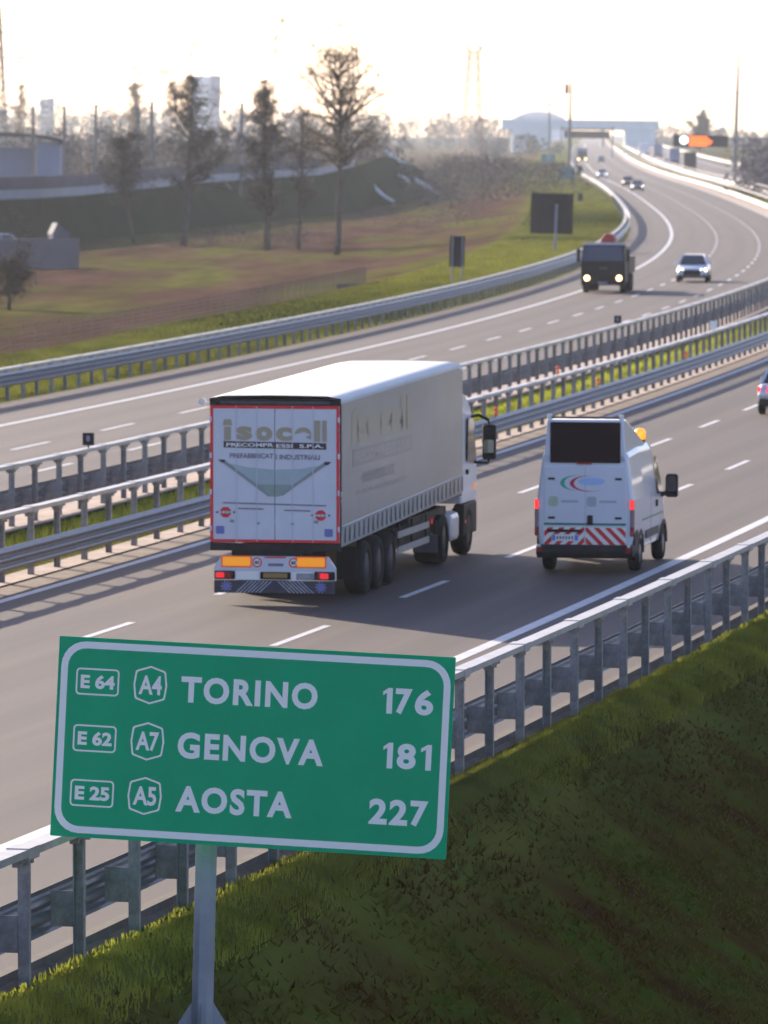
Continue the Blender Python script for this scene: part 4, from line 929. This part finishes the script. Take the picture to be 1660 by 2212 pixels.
for z, wd_ in ((.775 * h, 2.6), (.60 * h, 1.2)):
    b = MB(); b.tube([(-wd_, 0, z), (wd_ * .9, 0, z - .1)], .07, 6); ca = b.build('crossarm', M_pole, t)
    for x in (-wd_, wd_ * .9):
        b = MB(); b.tube([(x, 0, z), (x, 0, z - .5)], .06, 6); b.build('insulator', M_galv, ca)
# message board
t, s = upright('message_board', 'lit overhead message board with white disc and orange lines on a side arm', 'message board', 1600, 388, -.4, lean=1.3)
X = lambda px: (px - 1600) / s
Zs = lambda py: (388 - py) / s
b = MB(); b.box(X(1453), X(1571), -.25, .25, Zs(320), Zs(294)); pn = b.build('board', M_black, t)
b = MB(); b.plate([(X(1476) + .74 * math.cos(a), Zs(305.5) + .74 * math.sin(a)) for a in np.linspace(0, 2 * math.pi, 25)[:-1]], -.3, -.255); b.build('white_symbol', mat('lit_white_matrix', (.85, .93, 1), .5, emit=1.2), pn)
M_orlit = mat('lit_orange_matrix', (1.0, .13, .005), .5, emit=1.0)
for k, (xe, py) in enumerate(((1526, 297.0), (1531, 301.5), (1537, 306), (1534, 310.5), (1526, 314))):
    b = MB(); n_ = 7 - (k == 0)
    b.box(X(1488), X(xe), -.3, -.255, Zs(py + 3.6), Zs(py)); b.build('orange_line', M_orlit, pn)
b = MB(); b.box(X(1571), X(1607), -.12, .12, Zs(303), Zs(299)); b.box(X(1571), X(1607), -.12, .12, Zs(318), Zs(315)); b.build('arm', M_pole, t)
b = MB(); b.tube([(X(1604), 0, -.6), (X(1604), 0, Zs(296))], .28, 10); b.build('post', M_pole, t)
# far gantry over the oncoming carriageway
D = 1750.; s = F / D
pL = at(1213, 320, D); t = thing('sign_gantry', 'long dark sign board on a far gantry above the oncoming road', 'gantry', (pL.x, pL.y, -.1), 0, None, 1.0)
b = MB(); b.box(5 / s, 104 / s, -.3, .3, 9.2 - (297 - 270) / s, 9.2 - (281 - 270) / s); b.build('board', M_gantry if False else M_panel2 if False else M_signback, t)
for x in (-1, 110):
    b = MB(); b.box(x / s - .2, x / s + .2, -.25, .25, -.3, 9.0); b.build('post', M_pole, t)
b = MB(); b.box(-1 / s, 110 / s, -.2, .2, 8.0, 8.5); b.build('beam', M_pole, t)
# marker boards on the median rails
GM = 'marker boards on the median rail'
for px, py, z, lab, mt, off in ((137, 966, 1.44, 'black marker board on the median rail at the left', M_black, -16.6), (1341, 702, 1.44, 'black marker board on the median rail above the van', M_black, -16.6), (1542, 714, 1.42, 'white marker board on the median rail near the right edge', M_refl, -12.3)):
    p = pick(px, py, z); s_, o_ = so(p); p = rp(s_, off, z); s = F / p.y
    t = thing('marker_board', lab, 'marker', p, -heading(s_), GM)
    b = MB(); b.box(-.14, .14, -.03, .03, .06, .36); b.build('panel', mt, t, bevel=.01); b = MB(); b.box(-.02, .02, -.02, .02, -.05, .08); b.build('stem', M_galv, t)
    if mt is M_black: b = MB(); b.flat(rrect(-.045, .045, .15, .3, .04, 4), -.034); b.build('reflector', M_panel, t)
GO = 'orange reflectors on the median guardrail'
for px, py, z, off, lab in ((1184, 901, .80, -11.94, 'orange reflector on the median beam just above the van roof'), (1380, 812, 1.42, -12.3, 'orange reflector on the upper median rail, tallest of the orange ones'), (1387, 836, .80, -11.94, 'orange reflector on the median beam below the other orange one'), (1556, 776, .80, -11.94, 'faint orange reflector on the median beam near the right edge')):
    p = pick(px, py, z); s_, o_ = so(p); p = rp(s_, off, z)
    t = thing('reflector_post', lab, 'reflector', p, -heading(s_), GO, 0, .72)
    for z_ in (.05, .24): b = MB(); b.tube([(0, 0, z_), (0, 0, z_ + .04), (0, 0, z_ + .11), (0, 0, z_ + .14)], [.05, .085, .085, .05], 10); b.build('orange_ring', M_orange, t)
    b = MB(); b.tube([(0, 0, -.02), (0, 0, .4)], .025, 6); b.build('stem', M_galv, t)

# ------------------------------------------------------------------ lattice towers, railway masts
def lattice(name, label, p, h, w0, w1, material, arms, lean=1.4):
    t = thing(name, label, 'pylon', p, .25, None, lean)
    n = 9; zz_ = [h * (1 - (1 - k / n) ** 1.25) for k in range(n + 1)]; wf = lambda z: w0 + (w1 - w0) * (z / h) ** .8; r = .11 * h / 27
    for sx, sy in ((1, 1), (1, -1), (-1, 1), (-1, -1)):
        b = MB(); b.tube([(sx * wf(z), sy * wf(z), z) for z in zz_], r * .9, 5); b.build('leg', material, t)
    b = MB()
    for i in range(n):
        a, c = zz_[i], zz_[i + 1]; wa, wc = wf(a), wf(c)
        for k in range(4):
            q = [(1, 1), (1, -1), (-1, -1), (-1, 1)]; s0_, s1_ = q[k], q[(k + 1) % 4]
            b.tube([(s0_[0] * wa, s0_[1] * wa, a), (s1_[0] * wc, s1_[1] * wc, c)], r * .8, 4); b.tube([(s1_[0] * wa, s1_[1] * wa, a), (s0_[0] * wc, s0_[1] * wc, c)], r * .6, 4); b.tube([(s0_[0] * wc, s0_[1] * wc, c), (s1_[0] * wc, s1_[1] * wc, c)], r * .6, 4)
    b.build('bracing', material, t)
    for z, wa in arms:
        b = MB(); b.tube([(-wa, 0, z), (wa, 0, z)], r, 5); b.tube([(-wa, 0, z), (0, 0, z + 1.4), (wa, 0, z)], r * .7, 5); b.build('crossarm', material, t)
    return t
D = 1700.; s = F / D; p = at(1018, 330, D); hh = 9.2 + (270 - 110) / s + 2
t = lattice('lattice_tower', 'hazy rust-coloured lattice tower with a railed platform on top', (p.x, p.y, -2), hh, 3.2, 1.25, M_pylon, [])
b = MB(); b.box(-1.9, 1.9, -1.9, 1.9, hh - .1, hh + .1)
for x in (-1.9, 1.9): b.box(x - .08, x + .08, -1.9, 1.9, hh + .1, hh + 1.4); b.box(-1.9, 1.9, x - .08, x + .08, hh + 1.1, hh + 1.4)
b.build('platform', M_pylon, t)
D = 1000.; s = F / D; p = at(-16, 360, D)
lattice('lattice_tower', 'dark lattice pylon cut by the left edge of the picture', (p.x, p.y, -2), 30, 2.9, .5, M_pole, [(26, 4), (22, 5)], 1.6)
GR = 'railway masts beyond the trees'
D = 720.
for px, yt, arm, lab in ((69, 230, 0, 'leftmost railway mast, straight, before the blue shed'), (136, 229, -1, 'railway mast with arm to the left, right of the blue shed'), (204, 226, 1, 'railway mast with arm to the right, third from the left'), (295, 232, -1, 'railway mast with arm to the left above the short dark tree'), (325, 219, 0, 'straight tall railway mast just left of the slanting dark tree'), (519, 222, 0, 'thick railway mast just left of the narrow dark tree')):
    s = F / D; p = at(px, 395, D); h = (270 - yt) / s + 9.2 + 1.9
    t = thing('railway_mast', lab, 'mast', (p.x, p.y, -1.9), 0, GR, 1.0)
    b = MB()
    for sx in (-1, 1): b.tube([(sx * .13, 0, 0), (sx * .11, 0, h)], .07, 5)
    b.tube([(0, 0, 0), (0, 0, h)], .12, 6); b.build('pole', M_pole, t)
    if arm: b = MB(); b.tube([(0, 0, h - .15), (arm * 1.0, 0, h - .15)], .09, 5); b.tube([(0, 0, h - 1.2), (arm * .9, 0, h - .25)], .05, 5); b.build('arm', M_pole, t)
    b = MB(); b.box(-.35, .35, -.35, .35, -.3, .35); b.build('footing', M_conc, t)

# ------------------------------------------------------------------ railway embankment on the left
base_px = [(-120, 548), (-40, 545), (90, 534), (180, 522), (340, 505), (500, 487), (600, 477), (700, 466), (790, 452), (850, 440), (910, 428), (965, 414)]
crest_px = [(-120, 436), (-40, 433), (90, 428), (180, 422), (340, 405), (450, 394), (580, 385), (690, 378), (765, 360), (830, 338), (885, 350), (945, 392)]
rows = [[], [], [], []]
CREST = []
for (bx, by), (cx, cy) in zip(base_px, crest_px):
    p = pick(bx, by, -2.05); D = p.y / math.cos(TH) + 9
    c = at(cx, cy, D); CREST.append(c)
    rows[0].append(p + Vector((0, -1.5, -.1))); rows[1].append(c); rows[2].append(c + Vector((0, 16, .05))); rows[3].append(c + Vector((0, 32, -c.z - 2.3)))
mb = MB()
for r in rows: mb.v += [tuple(q) for q in r]
n = len(CREST)
for i in range(3):
    for j in range(n - 1): mb.f.append((i * n + j, i * n + j + 1, (i + 1) * n + j + 1, (i + 1) * n + j))
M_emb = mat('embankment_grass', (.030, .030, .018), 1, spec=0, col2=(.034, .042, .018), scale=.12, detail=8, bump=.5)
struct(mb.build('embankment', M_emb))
def along(pts, off=(0, 0, 0)): return [q + Vector(off) for q in pts]
def wall_on(name, label, cat, pts, h, th, material, z0=-.3):
    o = Vector(pts[0]); t = MB(); t.loft([[q - o + Vector((0, 0, z0)), q - o + Vector((0, 0, h)), q - o + Vector((0, th, h)), q - o + Vector((0, th, z0))] for q in map(Vector, pts)], True, True)
    ob = t.build(name, material); ob.location = o; return tag(ob, label, cat)
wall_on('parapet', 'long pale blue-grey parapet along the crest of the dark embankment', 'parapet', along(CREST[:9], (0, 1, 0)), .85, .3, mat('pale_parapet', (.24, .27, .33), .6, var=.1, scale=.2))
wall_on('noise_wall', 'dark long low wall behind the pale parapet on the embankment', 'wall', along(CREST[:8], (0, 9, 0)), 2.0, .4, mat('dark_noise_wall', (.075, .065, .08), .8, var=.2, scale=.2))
pc = [pick(x, y, -2) for x, y in ((548, 478), (540, 470))]
c0, c1 = at(470, 398, CREST[5].y), pick(545, 470, -2)
mb = MB(); d = Vector((.9, 0, 0)); up_ = Vector((0, -.25, .22)); mb.loft([[q - d - c1 + up_, q + d - c1 + up_, q + d - c1 + up_ * .2, q - d - c1 + up_ * .2] for q in (c0, (c0 + c1) / 2, c1)], True, True)
o = mb.build('drain_channel', M_conc); o.location = c1; tag(o, 'pale concrete channel running down the dark embankment beside the trees', 'drain')
# sunlit rails on the ramp at the embankment's far end
M_litrail = mat('sun_glint_rail', (.85, .80, .70), .4)  # near-white colour carries the sun's glint on galvanised rail
for pts, D0, wd_, lab in ((((797, 388), (812, 405), (828, 421), (850, 434)), 868, .26, 'short curved sunlit rail, lowest of the bright streaks on the ramp'), (((893, 384), (920, 400), (948, 417)), 968, .42, 'brightest thick sunlit rail at the right end of the ramp'),
                      (((836, 325), (843, 331), (850, 337)), 935, .34, 'small sunlit rail highest on the ramp'), (((845, 337), (856, 343), (868, 349), (890, 354)), 940, .3, 'sunlit rail in the middle of the ramp'), (((850, 372), (870, 380), (885, 392)), 930, .2, 'dull pale rail just left of the brightest one')):
    q = [at(x, y, D0 - (y - pts[0][1]) * .1) for x, y in pts]; o = q[0]
    t = thing('ramp_rail', lab, 'guardrail', o, 0, 'sunlit rails on the ramp')
    mb = MB(); mb.loft([[p - o + Vector((-wd_, 0, 0)), p - o + Vector((wd_, 0, .0)), p - o + Vector((wd_, .25, -.16)), p - o + Vector((-wd_, .25, -.16))] for p in q], True, True); mb.build('rail', M_litrail, t)
    for p in q:
        b = MB(); b.box(-.1, .1, .1, .3, -.7, -.1, Matrix.Translation(p - o)); b.build('post', M_galv_post, t)
# walls of the drainage basin, low walls at the left, the parked car behind
for pts, z, h, lab in ((((727, 643), (800, 642)), -1.2, .85, 'short dark headwall beside the bright green verge'), (((800, 632), (850, 612), (889, 594)), -1.7, .8, 'dark basin wall rising to the right beyond the headwall'), (((905, 590), (945, 570), (990, 548)), -2, .9, 'dark basin wall left of the small sign back'), (((1010, 510), (1060, 517), (1140, 508)), -2, .8, 'dark ditch wall left of the big sign back')):
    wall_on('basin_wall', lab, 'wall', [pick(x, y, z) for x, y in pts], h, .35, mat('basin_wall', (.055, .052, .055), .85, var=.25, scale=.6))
wall_on('concrete_wall', 'pale grey concrete wall at the far left edge of the field', 'wall', [pick(x, y, -2) for x, y in ((-60, 580), (60, 579), (171, 578))], 2.3, .3, mat('pale_wall', (.15, .13, .14), .85, var=.12, scale=.5))
car('pale parked car showing its windscreen above the concrete wall at the left edge', pick(-8, 560, -2) + Vector((0, 0, .5)), 1.9, M_silver, tall=1.1, name='parked_car')
p = pick(128, 545, -2); s = F / p.y; t = thing('garden_shed', 'small pale pointed shed behind the concrete wall', 'shed', p, .3)
b = MB(); b.box(-.75, .75, -.8, .8, -.3, 1.6); b.build('wall', M_shed, t); b = MB(); b.loft([[(-.85, y, 1.6), (.85, y, 1.6), (-.35, y, 2.6)] for y in (-.9, .9)], True, True); b.build('roof', M_shed, t)
# blue shed with curved dark roof, far left
D = 800.; s = F / D; p = at(20, 395, D)
t = thing('rail_depot', 'blue-grey depot with a low dark curved roof behind the railway masts', 'building', (p.x, p.y, -2), 0, None, 1.2)
X = lambda px: (px - 20) / s; Zs = lambda py: 11.2 - (py - 270) / s
b = MB(); b.box(X(-60), X(68), 0, 9, -.2, Zs(318)); b.build('wall', M_panel, t)
b = MB(); b.box(X(80), X(131), -3, 6, -.2, Zs(305)); b.build('gable_block', M_panel, t)
b = MB(); rr = [(X(-70), 288), (X(0), 286), (X(60), 287), (X(110), 292), (X(142), 300)]; b.loft([[(x, -4, Zs(y)), (x, -4, Zs(y + 9)), (x, 12, Zs(y + 9)), (x, 12, Zs(y))] for x, y in rr], True, True); b.build('roof', M_dark, t)
for px in (8, 40):
    b = MB(); b.box(X(px), X(px + 14), -.05, 0, .3, 3.2); b.build('door', M_signback, t)
# far buildings
def tower(name, label, px0, px1, yt, D, material, cat='building', depth=14):
    s = F / D; p = at((px0 + px1) / 2, 300, D); t = thing(name, label, cat, (p.x, p.y, -2.2), .12, None, 1.5); w = (px1 - px0) / s / 2; h = 11.4 - (yt - 270) / s
    b = MB(); b.box(-w, w * .25, 0, depth, 0, h); b.build('block', material, t)
    b = MB(); b.box(w * .25, w, -1.0, depth, 0, h + .6); b.build('stair_tower', M_panel, t)
    for k in range(int(h / 3.4)):
        b = MB(); b.box(-w * .9, w * .15, -.06, .02, 1.4 + k * 3.3, 2.8 + k * 3.3); b.build('window_band', M_glass, t)
    return t
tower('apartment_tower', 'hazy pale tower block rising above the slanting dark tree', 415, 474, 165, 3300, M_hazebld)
tower('apartment_block', 'faint low block on the left skyline', 86, 116, 213, 3600, M_panel)
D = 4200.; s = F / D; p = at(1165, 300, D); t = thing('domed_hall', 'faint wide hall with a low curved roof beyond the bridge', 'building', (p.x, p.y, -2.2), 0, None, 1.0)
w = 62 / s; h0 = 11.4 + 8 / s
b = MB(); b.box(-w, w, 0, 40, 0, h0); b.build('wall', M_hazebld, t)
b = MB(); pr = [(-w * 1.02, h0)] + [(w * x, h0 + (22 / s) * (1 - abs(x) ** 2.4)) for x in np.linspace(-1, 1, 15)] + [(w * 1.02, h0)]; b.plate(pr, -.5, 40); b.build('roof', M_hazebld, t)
D = 2600.; s = F / D; p = at(1250, 300, D); t = thing('road_bridge', 'far blue-green bridge crossing above the motorway', 'bridge', (p.x, p.y, 0), 0, None, .6)
X = lambda px: (px - 1250) / s; Zs = lambda py: 9.2 - (py - 270) / s
b = MB(); b.box(X(1084), X(1424), 0, 12, Zs(281), Zs(259)); b.build('deck', M_overp, t)
for a, c in ((1106, 1192), (1350, 1416)): b = MB(); b.box(X(a), X(c), .5, 11, -2.5, Zs(281)); b.build('abutment', M_overp, t)
b = MB(); b.box(X(1300), X(1306), 2, 10, -1, Zs(281)); b.build('pier', M_conc, t)
b = MB()
for px in range(1084, 1424, 12): b.box(X(px), X(px) + .2, .1, .3, Zs(259), Zs(253))
b.box(X(1084), X(1424), .1, .3, Zs(254), Zs(252.5)); o = b.build('railing', M_overp, t)

# ------------------------------------------------------------------ trees and woods
def leafquads(cen, size, material, name, parent=None, seed=1, kind=None, asp=.75):
    g = np.random.default_rng(seed); n = len(cen); a = g.normal(size=(n, 3)); a /= np.linalg.norm(a, axis=1)[:, None]; b = np.cross(a, g.normal(size=(n, 3))); b /= np.linalg.norm(b, axis=1)[:, None]
    sz = np.asarray(size).reshape(-1, 1) * g.uniform(.6, 1.4, (n, 1)); a *= sz; b *= sz * asp
    v = np.stack([cen - a, cen - b * .8, cen + a, cen + b], 1).reshape(-1, 3)
    me = bpy.data.meshes.new(name); me.vertices.add(4 * n); me.vertices.foreach_set('co', v.astype(np.float32).ravel()); me.loops.add(4 * n); me.loops.foreach_set('vertex_index', np.arange(4 * n, dtype=np.int32))
    me.polygons.add(n); me.polygons.foreach_set('loop_start', np.arange(0, 4 * n, 4, dtype=np.int32)); me.polygons.foreach_set('loop_total', np.full(n, 4, dtype=np.int32)); me.materials.append(material); me.update()
    o = bpy.data.objects.new(name, me); COL.objects.link(o)
    if parent: o.parent = parent
    if kind: o['kind'] = kind
    return o
def tree(name, label, base, H, crown, bend, leaf, seed, nl=26, leafsz=.16, dens=1.0, r0=.2, group=None, up=.55, z_sub=0):
    """crown: list of (height fraction, reach in metres); bend: sideways drift of the top in metres"""
    g = random.Random(seed); t = thing(name, label, 'tree', base, 0, group)
    sp = lambda u: Vector((bend * (u + .35 * math.sin(u * 3.0) * (1 - u)), 0, H * u))
    tr = MB(); us = [0, .1, .25, .4, .55, .7, .85, 1]; tr.tube([sp(u) + (Vector((g.uniform(-.12, .12), g.uniform(-.1, .1), 0)) if 0 < u < 1 else Vector()) for u in us], [r0 * (1.25 if u == 0 else 1) * (1 - u) ** .7 + .03 for u in us], 7)
    br = MB(); cen = []
    hs = [c[0] for c in crown]; rs = [c[1] for c in crown]
    for i in range(nl):
        u = hs[0] + (hs[-1] - hs[0]) * ((i + g.random()) / nl); L = float(np.interp(u, hs, rs)) * g.uniform(.65, 1.1); az = g.uniform(0, 2 * math.pi)
        o = sp(max(.05, u - .10 * up * (L / 3))); pts = [o]; d = Vector((math.cos(az), math.sin(az), up * g.uniform(.5, 1.3)))
        for k in range(4):
            d = (d + Vector((g.uniform(-.6, .6), g.uniform(-.6, .6), g.uniform(-.3, .4)))); dn = d / math.hypot(d.x, d.y); pts.append(pts[-1] + dn * (L / 4))
        rb = .05 + .02 * L; br.tube(pts, [rb, rb * .75, rb * .55, rb * .4, .02], 4, cap=False)
        for k in range(1, 5):
            for _ in range(3 if k < 3 else 4):
                dd = Vector((g.uniform(-1, 1), g.uniform(-1, 1), g.uniform(-.4, .9))) * (L * .18 + .25); e = pts[k] + dd; br.tube([pts[k], (pts[k] + e) / 2 + Vector((0, 0, .08)), e], [.035, .025, .012], 3, cap=False)
                for _ in range(int(7 * dens)): cen.append(e + Vector((g.gauss(0, .28), g.gauss(0, .28), g.gauss(0, .24))))
                for _ in range(int(3 * dens)): cen.append((pts[k] + e) / 2 + Vector((g.gauss(0, .2), g.gauss(0, .2), g.gauss(0, .2))))
    tk = tr.build('trunk', M_bark, t, smooth=True); br.build('branches', M_bark, tk)
    leafquads(np.array([tuple(c) for c in cen]), leafsz * 2.0, leaf, 'crown', t, seed, None, .11)
    return t
def tb(px, py): p = pick(px, py, -2.1); return p, F / p.y * math.cos(TH)
M_leafd = mat('dark_dry_leaf', (.060, .040, .030), .85, var=.4, scale=.5)
p, s = tb(291, 528); tree('bare_tree', 'short dark tree leaning left with a wide low brown crown', p, (528 - 302) / s, [(.36, 1.8), (.5, 3.2), (.65, 3.2), (.8, 2.4), (1, .6)], (262 - 291) / s, M_leafd, 11, nl=40, leafsz=.15, dens=.85, r0=.17)
p, s = tb(396, 532); tree('bare_tree', 'tall slanting dark tree with ragged layered brown crown below the tower block', p, (532 - 175) / s, [(.36, 2.2), (.5, 4.0), (.62, 3.2), (.75, 3.8), (.88, 2.0), (1, .4)], (417 - 396) / s, M_leafd, 12, nl=46, leafsz=.16, dens=.85, r0=.28)
p, s = tb(579, 543); tree('bare_tree', 'narrow upright dark tree between the slanting tree and the tall airy one', p, (543 - 192) / s, [(.22, 1.3), (.4, 2.1), (.6, 2.0), (.8, 1.8), (.93, 1.0), (1, .3)], (572 - 579) / s, M_leafd, 13, nl=52, leafsz=.16, dens=.85, r0=.25, up=.8)
p, s = tb(646, 540); tree('bare_tree', 'thin sparse tree with faint brown twigs just left of the tall airy tree', p, (540 - 236) / s, [(.3, 1.0), (.5, 1.6), (.75, 1.5), (1, .3)], (655 - 646) / s, M_leafb, 14, nl=22, leafsz=.13, dens=.6, r0=.13)
p, s = tb(727, 556); tree('bare_tree', 'tallest airy tree with a round buff crown and wide bare lower limbs', p, (556 - 118) / s, [(.50, 4.4), (.58, 4.0), (.66, 3.8), (.78, 4.2), (.9, 3.4), (1, 1.2)], (736 - 727) / s, M_catkin, 15, nl=64, leafsz=.10, dens=.9, r0=.24, up=.6)
p, s = tb(20, 672); tree('bare_shrub', 'brown leafless shrub at the left edge of the field', p, (672 - 575) / s, [(.25, .9), (.6, 1.5), (1, .8)], 0.1, M_leafb, 16, nl=26, leafsz=.10, dens=.8, r0=.10)
D = 1500.; s = F / D; p = at(290, 300, D); tree('skyline_tree', 'pale round tree standing up from the left skyline', (p.x, p.y, -2), 11.2 + (270 - 186) / s, [(.45, 2.0), (.7, 3.2), (.9, 2.6), (1, 1)], .3, M_catkin, 17, nl=30, leafsz=.30, dens=.8, r0=.3)
D = 1500.; p = at(42, 300, D); tree('skyline_tree', 'thin pale tree on the skyline near the left pylon', (p.x, p.y, -2), 11.2 + (270 - 184) / s, [(.4, 1.2), (.7, 2.0), (1, .5)], .3, M_catkin, 18, nl=20, leafsz=.28, dens=.6, r0=.25)
D = 1900.; s = F / D; p = at(1512, 300, D); tree('skyline_tree', 'hazy tree on the right skyline above the message board', (p.x, p.y, -2), 11.2 + (270 - 250) / s, [(.3, 2.5), (.7, 4.0), (1, 1.5)], .3, M_wood, 19, nl=24, leafsz=.5, dens=.8, r0=.3)
def wood(name, px0, px1, D0, D1, top, n, material, seed, z0=-2.1, per=60, wide=.5, base=.0, asp=.5, szf=1.0):
    g = np.random.default_rng(seed); C_ = []; Z_ = []
    for _ in range(n):
        px = g.uniform(px0, px1); D = g.uniform(D0, D1); s = F / D; h = (9.2 - (top(px) - 270) / s - z0) * g.uniform(.6, 1.03); p = at(px, 300, D)
        if h < .4: continue
        k = per; w = h * wide * .5 + .4; u = g.uniform(base, 1, k); h0 = h; r = w * np.sqrt(np.clip(1 - (2 * u - 1) ** 2, .08, 1)); a = g.uniform(0, 2 * np.pi, k); q = r * np.sqrt(g.uniform(0, 1, k))
        C_.append(np.stack([p.x + q * np.cos(a), p.y + q * np.sin(a), z0 + h * u], 1)); Z_.append(np.full(k, (.10 * h ** .7 + .12) * szf))
    return leafquads(np.concatenate(C_), np.concatenate(Z_), material, name, None, seed, 'stuff', asp)
I = lambda *q: (lambda x: float(np.interp(x, [a for a, b in q], [b for a, b in q])))
wood('far_wood', -80, 1180, 2700, 4300, I((-80, 222), (150, 226), (400, 232), (640, 238), (850, 246), (900, 238), (1000, 246), (1180, 258)), 330, M_wood, 21, per=110)
wood('far_right_wood', 1400, 1720, 2700, 4000, I((1400, 272), (1500, 270), (1580, 274), (1720, 282)), 90, M_wood, 22, per=110)
wood('bridge_scrub', 1040, 1215, 2000, 2450, I((1040, 300), (1140, 290), (1215, 306)), 40, M_wood, 29, per=110)
wood('railway_scrub', -60, 640, 900, 1450, I((-60, 262), (150, 270), (250, 262), (400, 276), (640, 272)), 170, M_scrub, 23, per=110, asp=.25)
wood('tree_belt', 600, 880, 900, 1400, I((600, 268), (760, 264), (840, 278), (880, 296)), 70, M_scrub, 24, per=110, asp=.25)
wood('low_scrub', 930, 1225, 800, 1500, I((930, 336), (1000, 330), (1100, 338), (1225, 352)), 170, M_scrub, 25, per=160, wide=1.8, asp=.2, szf=.7)
wood('mid_scrub', 860, 1120, 600, 800, I((860, 436), (1120, 428)), 22, M_scrub, 26, per=160, wide=3, asp=.15, szf=.55)
wood('embankment_scrub', 330, 700, 570, 600, I((330, 500), (700, 470)), 30, M_scrub, 28, per=160, wide=1.2, asp=.12, szf=.6)
wood('right_copse', 1606, 1720, 780, 960, I((1606, 306), (1630, 296), (1720, 290)), 34, M_copse, 27, z0=-1.2, per=170, wide=.8, asp=.2)

# ------------------------------------------------------------------ field fence
t = thing('field_fence', 'long grey wire fence between the green verge and the brown field', 'fence', rp(110, -41.5, -2.0)); org = t.location.copy()
fp = [rp(s_, -42.8, 0) for s_ in np.arange(70, 262, 2.5)]; fz = -.12
b = MB()
for z in np.arange(.08, 1.0, .18): b.loft([[q - org + Vector((0, 0, fz + z)), q - org + Vector((0, 0, fz + z + .025))] for q in fp], False, False)
for i in range(len(fp) - 1):
    for k in range(4):
        q = fp[i].lerp(fp[i + 1], k / 4) - org; b.add([q + Vector((-.013, 0, fz)), q + Vector((.013, 0, fz)), q + Vector((.013, 0, fz + 1.0)), q + Vector((-.013, 0, fz + 1.0))], [(0, 1, 2, 3)])
b.build('wire_mesh', M_fence, t)
b0 = MB(); b0.tube([(0, 0, -.5), (0, 0, 1.05)], .03, 6); f0 = None
for q in fp:
    M = Matrix.Translation(q - org + Vector((0, 0, fz)))
    if f0 is None: f0 = b0.build('post', M_fence, t, M=M)
    else: o = f0.copy(); COL.objects.link(o); o.matrix_local = M

# ------------------------------------------------------------------ haze
hz_ = MB(); hz_.box(-3400, 3400, -330, 6000, -9, 60)
mh = bpy.data.materials.new('haze_air'); mh.use_nodes = True; tn = mh.node_tree
for n_ in list(tn.nodes):
    if n_.type == 'BSDF_PRINCIPLED': tn.nodes.remove(n_)
pv = tn.nodes.new('ShaderNodeVolumePrincipled'); pv.inputs['Color'].default_value = (.80, .88, 1.0, 1); pv.inputs['Density'].default_value = .000062; pv.inputs['Anisotropy'].default_value = .5
tn.links.new(pv.outputs[0], tn.nodes['Material Output'].inputs['Volume'])
o = hz_.build('haze', mh); o['kind'] = 'stuff'
